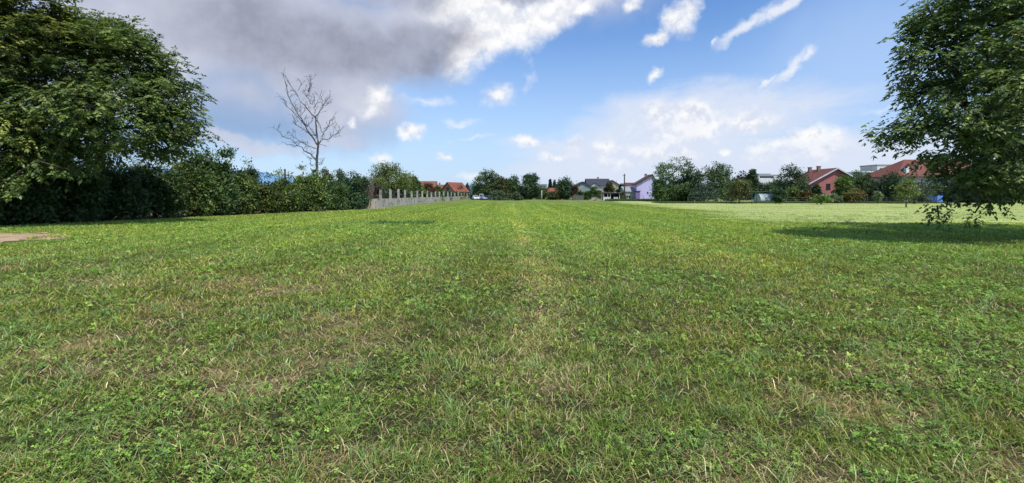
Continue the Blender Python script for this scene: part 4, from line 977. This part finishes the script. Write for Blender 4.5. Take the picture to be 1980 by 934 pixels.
def house(name, label, x, y, rz, w, l, he, hr, axis, wm, rm, over=0.5, wins=(), doors=(), chims=(), verge=None, group='houses beyond the field', hip=0.0, ridge_off=0.0, th=0.18):
    """front face at local y=-l/2. axis 'y': gable in front; 'x': eaves in front"""
    root = empty(name, (x, y, 0), rz, label, 'house', group)
    wb = MB()
    if axis == 'y':
        pr = [(-w/2, -l/2, -.1), (w/2, -l/2, -.1), (w/2, -l/2, he), (ridge_off, -l/2, hr), (-w/2, -l/2, he)]
        wb.prism(pr, (0, l, 0))
    elif hip:
        wb.box(-w/2, w/2, -l/2, l/2, -.1, he)
    else:
        wb.prism([(-w/2, -l/2, -.1), (-w/2, l/2, -.1), (-w/2, l/2, he), (-w/2, ridge_off, hr), (-w/2, -l/2, he)], (w, 0, 0))
    wb.build('wall', wm, root)
    rb = MB()
    if hip:
        o = over; z0 = he-0.05; z1 = hr
        vs = [(-w/2-o,-l/2-o,z0),(w/2+o,-l/2-o,z0),(w/2+o,l/2+o,z0),(-w/2-o,l/2+o,z0),(-w/2+hip,0,z1),(w/2-hip,0,z1)]
        vs += [(v[0],v[1],v[2]-th) for v in vs[:4]]
        rb.add(vs, [(0,1,5,4),(1,2,5),(2,3,4,5),(3,0,4),(6,7,1,0),(7,8,2,1),(8,9,3,2),(9,6,0,3),(9,8,7,6)])
    else:
        half = w/2 if axis == 'y' else l/2; ln = l if axis == 'y' else w
        for sg in (-1, 1):
            run = half+sg*(-ridge_off) if sg > 0 else half+ridge_off
            sl = (hr-he)/run; e = run+over
            a0 = (ridge_off, hr+0.02); a1 = (ridge_off+sg*e, hr+0.02-sl*e)
            pr = [(a0[0], a0[1]), (a1[0], a1[1]), (a1[0], a1[1]+th), (a0[0], a0[1]+th)]
            if axis == 'y': P = [(p[0], -ln/2-over, p[1]) for p in pr]; v = (0, ln+2*over, 0)
            else: P = [(-ln/2-over, p[0], p[1]) for p in pr]; v = (ln+2*over, 0, 0)
            rb.prism(P, v)
    ro = rb.build('roof', rm, root)
    if verge and axis == 'y':
        vb = MB()
        for sg in (-1, 1):
            run = w/2-sg*ridge_off; sl = (hr-he)/run; e = run+over
            vb.prism([(ridge_off, -l/2-over-.03, hr+.22), (ridge_off+sg*e, -l/2-over-.03, hr+.22-sl*e), (ridge_off+sg*e, -l/2-over-.03, hr-.08-sl*e), (ridge_off, -l/2-over-.03, hr-.08)], (0, .028, 0))
        vb.build('verge_board', verge, ro)
    for (cx, cy, cz, h) in chims:
        c_ = MB(); c_.box(cx-.3, cx+.3, cy-.3, cy+.3, cz-0.6, cz+h); c_.box(cx-.38, cx+.38, cy-.38, cy+.38, cz+h+.003, cz+h+.12); c_.build('chimney', M['chimney'], ro)
    for wn in wins: window(root, wn[0], w, l, *wn[1:])
    for (u, dw, dh, dm) in doors:
        q = MB(); q.box(u-dw/2, u+dw/2, -l/2-.05, -l/2-.003, 0, dh); do = q.build('door', dm, root)
        q = MB(); q.box(u+dw/2-.16, u+dw/2-.06, -l/2-.10, -l/2-.053, dh*.48, dh*.52); q.build('handle', M['rim'], do)
    return root

# left behind the wall
house('house', 'house with grey brown roof half hidden left of the red roofs', gx(822,150), 152, 0.1, 6, 7, 4.2, 5.9, 'x', M['plaster'], M['tile_brown'], wins=[('front',-1,2.2,.9,1.1)])
house('house', 'small orange roofed house with chimney just left of the brick gable', gx(851,215), 218, -0.1, 6.5, 7, 3.6, 6.2, 'x', M['brick'], M['tile_orange'], chims=[(-0.7,0,6.3,.9)], wins=[('front',0,1.4,.9,1.1)])
h3 = house('house', 'raw brick house with orange roof, dark gable edges and dormer', gx(877,196), 200, -0.62, 7.4, 8.5, 3.3, 6.8, 'y', M['brick'], M['tile_orange'], over=.55, wins=[('front',0,3.4,1.2,1.3,M['void'],False)], verge=M['dark_wood'])
q = MB(); q.prism([(3.2,-1.2,3.2),(3.2,1.2,3.2),(3.2,1.2,4.6),(3.2,0,5.7),(3.2,-1.2,4.6)], (-1.8,0,0)); do = q.build('dormer', M['brick'], h3)
q = MB(); q.prism([(3.6,0,5.75),(3.6,1.5,4.35),(3.6,1.5,4.5),(3.6,0,5.95)], (-3.0,0,0)); q.prism([(3.6,0,5.75),(3.6,0,5.95),(3.6,-1.5,4.5),(3.6,-1.5,4.35)], (-3.0,0,0)); q.build('dormer_roof', M['tile_orange'], do)
q = MB(); q.box(3.203,3.24,-.5,.5,3.5,4.6); q.build('dormer_window', M['void'], do)
# middle
house('house', 'small orange house half hidden behind the dark round tree', gx(1073,182), 185, 0.05, 5.0, 6, 2.9, 4.2, 'x', M['brick'], M['tile_orange'], wins=[('front',-.8,1.2,.8,1.0)])
house('house', 'grey green house with plain gable and dark roof edge', gx(1127,158), 162, 0.0, 4.9, 8, 4.55, 5.95, 'y', M['grey_green'], M['tile_dark'], over=.4, verge=M['tile_dark'])
hw_ = house('house', 'large white house with long dark roof and balcony', gx(1158,186), 190, 0.0, 8.4, 8, 5.6, 8.0, 'x', M['white_render'], M['tile_dark'], over=.6, wins=[('front',-1.9,3.1,1.0,1.2),('front',2.4,3.0,1.1,1.3),('front',-2.4,.9,1.0,1.2)], doors=[(.3,.95,2.1,M['dark_wood'])], chims=[(0.3,-.2,8.1,.6)])
q = MB(); q.prism([(-3.4,-5.0,4.9),(-.4,-5.0,4.9),(-.4,-5.0,5.3),(-1.9,-5.0,6.2),(-3.4,-5.0,5.3)], (0,2.5,0)); g_ = q.build('front_gable', M['white_render'], hw_)
q = MB(); q.prism([(-1.9,-5.3,6.28),(-.05,-5.3,5.15),(-.05,-5.3,5.35),(-1.9,-5.3,6.5)], (0,3.6,0)); q.prism([(-1.9,-5.3,6.28),(-1.9,-5.3,6.5),(-3.75,-5.3,5.35),(-3.75,-5.3,5.15)], (0,3.6,0)); q.build('gable_roof', M['tile_dark'], g_)
q = MB(); q.box(-3.4,2.0,-5.6,-4.05,2.75,2.95); q.box(-3.4,2.0,-5.6,-5.5,2.953,3.9); q.box(-3.3,-3.2,-5.5,-5.4,-.1,2.747); q.box(1.8,1.9,-5.5,-5.4,-.1,2.747); q.build('balcony', M['plaster'], hw_)
house('house', 'beige gabled house joined to the right of the dark roof', gx(1190,188), 193, 0.0, 5.2, 9, 5.1, 7.4, 'y', M['beige'], M['tile_dark'], over=.45, ridge_off=-1.2, verge=M['tile_dark'], wins=[('front',.4,2.7,.9,1.1)])
# open shed
def shed():
    d = 142; root = empty('open_shed', (gx(1181,d), d, 0), 0, 'small white shed with dark flat roof and open doorway', 'shed', None)
    W2 = 2.5
    for bx in ((-W2,-.45,-.1,1.05), (.6,1.9,.3,1.0)):
        q = MB(); q.box(bx[0],bx[1],-1.2,-1.1,bx[2],bx[3]); q.build('parapet', M['white_paint'], root)
    q = MB(); q.box(-W2,W2,.9,1.0,-.1,2.2); q.box(-W2,-W2+.1,-1.1,.897,-.1,2.2); q.box(W2-.1,W2,-1.1,.897,-.1,2.2); q.build('wall', M['plaster'], root)
    q = MB(); q.box(-W2+.2,W2-.2,-.4,.88,-.05,2.1); q.build('shade_block', M['void'], root)  # solid near-black block in place of the shade inside the shed
    for u in (-W2+.1,-1.2,-.4,.55,W2-.15):
        q = MB(); q.box(u-.08,u+.08,-1.36,-1.203,-.1,2.15); q.build('column', M['white_paint'] if u != .55 else M['dark_wood'], root)
    q = MB(); q.box(-W2-.3,W2+.35,-1.7,1.3,2.2,2.36); ro = q.build('roof', M['plaster'], root)
    q = MB(); q.box(-W2-.28,W2+.33,-1.73,-1.703,1.95,2.3); q.build('fascia', M['dark_wood'], ro)
shed()
house('house', 'low grey outbuilding with pale sheet roof right of the tall pole', gx(1221,150), 153, 0.0, 4.0, 5, 2.7, 4.2, 'x', M['grey_render'], M['grey_metal'], over=.3, wins=[('front',-.9,.6,1.2,.8)], ridge_off=1.5)
house('house', 'maroon roofed house peeping out behind the grey outbuilding', gx(1229,170), 175, 0.0, 4.6, 6, 4.2, 6.0, 'x', M['plaster'], M['tile_maroon'], wins=[('front',0,2.2,.9,1.0)])
# lilac house: mono-pitch gable with the ridge on its right
hl = house('house', 'lilac house with steep dark roof edge beside the tallest tree', gx(1256,146), 151, 0.0, 6.6, 4.5, 5.1, 8.0, 'y', M['purple'], M['tile_maroon'], over=.55, ridge_off=1.7, verge=M['dark_wood'], wins=[('front',.2,2.2,.35,.35,M['purple_trim'],False),('left',-.6,2.6,1,1.2)], chims=[(0.4,.6,7.6,.7)])
q = MB(); q.box(-3.9,-2.6,-3.6,-2.27,-.1,2.7); q.build('porch', M['purple_trim'], hl)
q = MB(); q.box(-4.1,-2.4,-3.8,-2.25,2.703,2.9); q.build('porch_roof', M['dark_wood'], hl)
q = MB(); q.box(2.9,3.25,-2.7,-2.253,3.0,6.0); q.build('balcony_side', M['dark_wood'], hl)
# flat white industrial building
def industrial():
    d = 260; root = empty('factory', (gx(1481,d), d, 0), 0, 'flat roofed white industrial building far behind the trees', 'building', None)
    q = MB(); q.box(-6,6,-4,4,-.1,12.2); q.build('wall', M['white_render'], root)
    q = MB(); q.box(-6.1,6.1,-4.1,4.1,12.203,12.7); q.build('roof', M['grey_metal'], root)
    q = MB(); q.box(-5.6,2.0,-4.05,-4.003,10.9,11.9); q.build('window_band', M['pane'], root)
    q = MB(); q.box(-5,1.5,-2,2,12.703,13.4); q.build('roof_plant', M['grey_render'], root)
industrial()
hp = house('house', 'pink house with red tiled roof and two chimneys', gx(1615,103), 107, 0.0, 11.6, 8.6, 4.2, 7.35, 'y', M['pink'], M['tile_red'], over=.6, verge=M['white_render'], wins=[('front',-1.75,3.0,.8,1.0,M['pane'],True),('front',2.0,3.0,.8,1.0),('left',-2,1.2,1,1.2)], chims=[(-.7,.5,7.1,1.0),(-1.0,3.2,7.0,1.0)], doors=[(-3.0,.9,2.0,M['dark_wood'])])
q = MB(); q.box(-4.4,-1.0,-6.4,-6.3,-.1,1.7); q.build('garden_wall', M['white_render'], hp)
# red roofed house right
hr_ = house('house', 'big red roofed house behind the right walnut tree', gx(1800,100)+6.2, 106, 0.0, 25, 10, 5.7, 9.6, 'x', M['white_render'], M['tile_red'], over=.7, hip=5.6, wins=[('front',-7,2.9,1.2,1.3),('front',-3,2.9,1.2,1.3),('front',1.5,2.9,1.2,1.3),('front',6,2.9,1.2,1.3)], doors=[(-1,1.0,2.1,M['dark_wood'])])
q = MB(); q.box(-10.6,-10.0,-5.0,-3.2,5.6,7.6); q.build('roof_panel', M['white_paint'], hr_)
q = MB(); q.box(-9.5,-8,-8.5,-5.02,2.5,2.7); q.box(-9.5,6,-6.4,-5.02,2.703,2.85); q.build('balcony', M['plaster'], hr_)
def white_block(label, px0, px1, top, d, mat, rm):
    x0, x1 = gx(px0, d), gx(px1, d); h = gz(top, d); root = empty('white_building', ((x0+x1)/2, d+4, 0), 0, label, 'building', None); w = (x1-x0)/2
    q = MB(); q.box(-w,w,-4,4,-.1,h-.4); q.build('wall', mat, root)
    q = MB(); q.box(-w-.15,w+.15,-4.15,4.15,h-.397,h); q.build('roof', rm, root)
    q = MB(); q.box(-w*.7,w*.7,-4.04,-4.003,h-2.2,h-1.3); q.build('window_band', M['pane'], root)
white_block('pale flat building just left of the red roof', 1696, 1732, 318, 165, M['white_render'], M['grey_metal'])
white_block('lower pale building between feathery tree and red roof', 1668, 1696, 331, 160, M['grey_render'], M['white_render'])
white_block('hazy pale block far off right of the middle trees', 1041, 1058, 356, 420, M['grey_render'], M['grey_metal'])

# ------------------------------------------------------------------ parked cars
def car(label, px, d, rz, paint, kind):
    root = empty('parked_car', (gx(px, d), d, 0), rz, label, 'car', 'cars parked beside the wall')
    hgt = {'hatch': 1.48, 'van': 1.95, 'saloon': 1.42}[kind]; L = 4.1 if kind != 'van' else 4.6; h = L/2
    # side profile (y = length, front at -h), lower body
    low = [(-h,.32),(-h+.05,.72),(-h+.95,.92),(h-.15,.95),(h,.75),(h,.32)]
    q = MB(); q.prism([(-.86, y, z) for (y, z) in low], (1.72,0,0)); body = q.build('body', paint, root, bevel=.06)
    a = -h+.9 if kind != 'van' else -h+.65
    b_ = MB(); t0, t1 = (a+.75, h-.55) if kind != 'van' else (a+.6, h-.12)
    if kind == 'saloon': t1 = h-1.15
    e1 = h-.12 if kind != 'saloon' else h-.5
    b_.add([(-.82,a,.9),(.82,a,.9),(.82,e1,.93),(-.82,e1,.93),(-.64,t0,hgt),(.64,t0,hgt),(.64,t1,hgt),(-.64,t1,hgt)], [(0,1,5,4),(1,2,6,5),(2,3,7,6),(3,0,4,7),(4,5,6,7),(3,2,1,0)])
    b_.build('cabin', paint, body, bevel=.04)
    def lerp(p, q_, f): return tuple(p[i]+(q_[i]-p[i])*f for i in range(3))
    V = b_.v
    def glass(i0, i1, i2, i3, nm, f=.12, g=.88):
        bl, br_, tr, tl = V[i0], V[i1], V[i2], V[i3]
        pts = [lerp(lerp(bl,br_,.07),lerp(tl,tr,.07),f), lerp(lerp(bl,br_,.93),lerp(tl,tr,.93),f), lerp(lerp(bl,br_,.93),lerp(tl,tr,.93),g), lerp(lerp(bl,br_,.07),lerp(tl,tr,.07),g)]
        p = [Vector(v) for v in pts]; nrm = (p[1]-p[0]).cross(p[3]-p[0]).normalized()
        m_ = MB(); m_.prism([tuple(v+nrm*.006) for v in p], nrm*.012); m_.build(nm, M['pane'], root)
    glass(0,1,5,4,'windscreen'); glass(1,2,6,5,'side_window'); glass(3,0,4,7,'side_window'); glass(2,3,7,6,'rear_window')
    for sx in (-1, 1):
        for yy in (-h+.78, h-.78):
            x0 = .74*sx; w = MB(); w.tube([(x0,yy,.31),(x0+.20*sx,yy,.31)], [.31,.31], 16); wo = w.build('wheel', M['rubber'], root)
            w = MB(); w.tube([(x0+.19*sx,yy,.31),(x0+.215*sx,yy,.31)], [.19,.17], 12); w.build('rim', M['rim'], wo)
        q = MB(); q.box(.5*sx-.18, .5*sx+.18, -h-.03, -h+.08, .58, .73); q.build('headlight', M['lamp'], root, bevel=.02)
    q = MB(); q.box(-.84,.84,-h-.06,-h+.02,.34,.54); q.build('bumper', paint, root, bevel=.03)
    q = MB(); q.box(-.35,.35,-h-.045,-h-.003,.57,.70); q.build('grille', M['bin'], root)
car('white hatchback parked nearest to the end of the concrete wall', 919.5, 152, 0.25, M['car_white'], 'hatch')
car('pale blue van parked behind between the other cars', 930.5, 158, 0.1, M['car_blue'], 'van')
car('silver car parked second from the grey green bushes', 936.5, 150, 0.35, M['car_silver'], 'saloon')
car('dark teal car parked next to the grey green bushes', 945, 149, 0.9, M['car_teal'], 'hatch')

# ------------------------------------------------------------------ poles, posts, fences, small things
def pole(name, label, px, d, base, top, r, mat, arms=(), cat='pole', group=None):
    root = empty(name, (gx(px, d), d, 0), 0.2, label, cat, group); h = gz(top, d)
    q = MB(); q.tube([(0,0,-.2),(0,0,h*.5),(0,0,h)], [r*1.25,r*1.1,r*.85], 10); q.build('mast', mat, root, smooth=True)
    for (z, hl) in arms:
        q = MB(); q.box(-hl,hl,r+.003,r+.10,h-z-.06,h-z+.06); a = q.build('crossarm', mat, root)
        for u in (-hl*.85, hl*.85):
            q = MB(); q.tube([(u,r+.05,h-z+.063),(u,r+.05,h-z+.14),(u,r+.05,h-z+.20)], [.05,.07,.03], 8); q.build('insulator', M['white_paint'], a)
pole('utility_pole', 'short utility pole with crossarm seen over the left hedge', 551, 70, 0, 327, .14, M['pole_wood'], [(.9,.5)])
pole('utility_pole', 'tall dark wooden pole left of the grey outbuilding', 1207.5, 138, 0, 336, .19, M['pole_wood'], [(.5,.45)])
pole('thin_pole', 'thin pole beside the beige gabled house', 1191.5, 182, 0, 349, .10, M['pole_wood'])
pole('white_pole', 'thin white pole standing in front of the middle trees', 1047.5, 138, 0, 368, .11, M['pole_white'])
def antenna():
    d = 160; root = empty('antenna', (gx(1116,d), d+2, 0), 0, 'thin aerial mast rising left of the grey green gable', 'aerial')
    q = MB(); q.tube([(0,0,0),(0,0,gz(348,d))], [.06,.045], 6); q.build('mast', M['grey_metal'], root)
    q = MB(); z = gz(349.5,d)
    for k, w in enumerate((.55,.45,.35)): q.box(-w,w,-.03+.2*k,.03+.2*k,z-.03,z+.03)
    q.build('aerial_bars', M['grey_metal'], root)
antenna()
for i, (px, lb) in enumerate(((1261,'white concrete post at the lilac house wall, first from the left'),(1265.5,'white concrete post, second from the left beside the lilac house'),(1270.5,'white concrete post, third from the left beside the lilac house'),(1276,'white concrete post nearest to the tallest tree'))):
    d = 124; o = empty('fence_post', (gx(px,d), d, 0), 0, lb, 'post', 'white posts beside the lilac house')
    q = MB(); q.box(-.10,.10,-.10,.10,-.1,2.0+.15*(i==3),.01,.01); q.box(-.075,.075,-.075,.075,2.003+.15*(i==3),2.08+.15*(i==3)); q.build('shaft', M['pole_white'], o, bevel=.015)
def wire_fence(label, pts, h, mat, step=2.5, nm='wire_fence'):
    x0, y0 = pts[0]; root = empty(nm, (x0, y0, 0), 0, label, 'fence')
    n = 0; P = []
    for (a, b) in zip(pts[:-1], pts[1:]):
        L = math.hypot(b[0]-a[0], b[1]-a[1]); m = int(L/step)
        P += [(a[0]+(b[0]-a[0])*i/m-x0, a[1]+(b[1]-a[1])*i/m-y0) for i in range(m)]
    P.append((pts[-1][0]-x0, pts[-1][1]-y0))
    for (x, y) in P:
        q = MB(); q.tube([(x,y,-.1),(x,y,h)], [.05,.045], 6); q.build('post', mat, root)
    q = MB()
    for z in (h*.35, h*.65, h*.95):
        q.tube([(x,y,z) for (x,y) in P], [.012]*len(P), 4)
    q.build('wires', M['grey_metal'], root)
wire_fence('wire fence on thin posts in front of the orchard', [(gx(1330,91),91),(gx(1560,88),88)], 1.2, M['grey_wood'], 3.2)
wire_fence('wire fence on thin posts along the dark trees on the right', [(gx(1565,93),93),(gx(1790,92),92)], 1.2, M['grey_wood'], 3.2)
wire_fence('wire fence in front of the grey outbuilding', [(gx(1206,132),132),(gx(1258,130),130)], 1.5, M['green_steel'], 1.6)
def frame():
    d = 84; root = empty('steel_bar_frame', (gx(1463,d), d, 0), 0, 'dark green steel frame with posts and top bar beside the greenhouse', 'frame')
    for px in (1454, 1463, 1500):
        q = MB(); x = gx(px,d)-gx(1463,d); q.tube([(x,0,-.1),(x,0,2.15)], [.07,.06], 8); q.build('post', M['green_steel'], root)
    q = MB(); q.tube([(gx(1451,d)-gx(1463,d),0,2.2),(gx(1503,d)-gx(1463,d),0,2.2)], [.05,.05], 8); q.build('top_bar', M['green_steel'], root)
frame()
def greenhouse():
    d = 104; x0, x1 = gx(1464,d), gx(1505,d); root = empty('greenhouse', ((x0+x1)/2, d, 0), 0, 'low pale film covered greenhouse between the orchard trees', 'greenhouse'); w = (x1-x0)/2
    pts = [(1.5*math.cos(a), 1.85*math.sin(a)) for a in np.linspace(0, math.pi, 15)]
    q = MB(); q.prism([(-w, p[0], p[1]) for p in pts], (2*w,0,0)); q.build('film_cover', M['film'], root, smooth=False)
    for k in range(5):
        q = MB(); x = -w+2*w*k/4; q.tube([(x, p[0]*1.015, p[1]*1.015) for p in pts], [.045]*15, 6); q.build('hoop', M['green_steel'], root)
    q = MB(); q.box(-w,w,-1.62,-1.54,-.1,.40); q.build('base_board', M['grey_wood'], root)
greenhouse()
def container():
    d = 96; root = empty('blue_container', (gx(1806,d), d, 0), 0.45, 'blue sheet metal container under the right walnut branches', 'container')
    q = MB(); q.box(-1.1,1.1,-1.0,1.0,.1,1.75); q.build('shell', M['blue'], root, bevel=.03)
    q = MB(); q.box(-1.15,1.15,-1.05,1.05,1.753,1.86); q.build('lid', M['blue_dark'], root)
    q = MB()
    for k in range(5): q.box(1.103,1.14,-.9+.42*k,-.75+.42*k,.12,1.74)
    q.build('side_ribs', M['blue_dark'], root)
    q = MB(); q.box(-1.0,-.8,-.9,.9,-.1,.097); q.box(.8,1.0,-.9,.9,-.1,.097); q.build('skids', M['bin'], root)
container()
def bin_():
    d = 92; root = empty('dark_bin', (gx(1786,d), d, 0), 0.1, 'low dark bin left of the blue container', 'bin')
    q = MB(); q.box(-.68,.68,-.5,.5,.12,.95,-.05,-.05); q.build('tub', M['bin'], root, bevel=.03)
    q = MB(); q.prism([(-.78,-.6,.953),(-.78,.6,.953),(-.78,.55,1.05),(-.78,0,1.16),(-.78,-.55,1.05)], (1.56,0,0)); q.build('lid', M['bin'], root)
    for sx in (-.5,.5):
        q = MB(); q.tube([(sx-.05,-.35,.06),(sx+.05,-.35,.06)], [.1,.1], 10); q.build('wheel', M['rubber'], root)
bin_()
def board_fence():
    d = 144; x0, x1 = gx(1108,d), gx(1128,d); root = empty('board_fence', (x0, d, 0), 0, 'grey board fence in front of the grey green house', 'fence')
    x = 0; rg = np.random.default_rng(31); q = MB()
    while x < x1-x0: q.box(x, x+.14, 0, .03, .02, 1.45+rg.normal(0,.05)); x += .155
    q.build('boards', M['grey_wood'], root)
    q = MB(); q.box(0,x1-x0,.033,.09,.35,.45); q.box(0,x1-x0,.033,.09,1.1,1.2); q.build('rails', M['grey_wood'], root)
    for k in range(3):
        p = MB(); u = (x1-x0)*k/2; p.box(u-.06,u+.06,.093,.2,-.1,1.5); p.build('post', M['concrete_post'], root)
board_fence()
def rubble():
    d = 139; rg = np.random.default_rng(41); root = empty('rubble_heap', (gx(1150,d), d, 0), 0, 'brown heap of rubble and cut wood left of the open shed', 'heap')
    q = MB(); n = 26
    P = []; Fc = []
    for j in range(8):
        for i in range(n):
            a = 6.283*i/n; r = (1-j/7); k = 1+.25*rg.normal()
            P.append((1.7*r*k*math.cos(a), .9*r*k*math.sin(a), .8*(1-r*r)*(1+.2*rg.normal()) if j else -.05))
    for j in range(7):
        for i in range(n): Fc.append((j*n+i, j*n+(i+1) % n, (j+1)*n+(i+1) % n, (j+1)*n+i))
    q.add(P, Fc); q.build('pile', M['rubble'], root)
    q = MB()
    for i in range(26):
        a = rg.random()*6.28; c0 = Vector((rg.normal(0,.8), rg.normal(0,.4), .35+.4*rg.random())); v = Vector((math.cos(a), math.sin(a)*.5, rg.normal(0,.35)))*.7
        q.tube([c0-v, c0+v], [.05,.04], 5)
    q.build('branches', M['dry_twig'], root)
rubble()
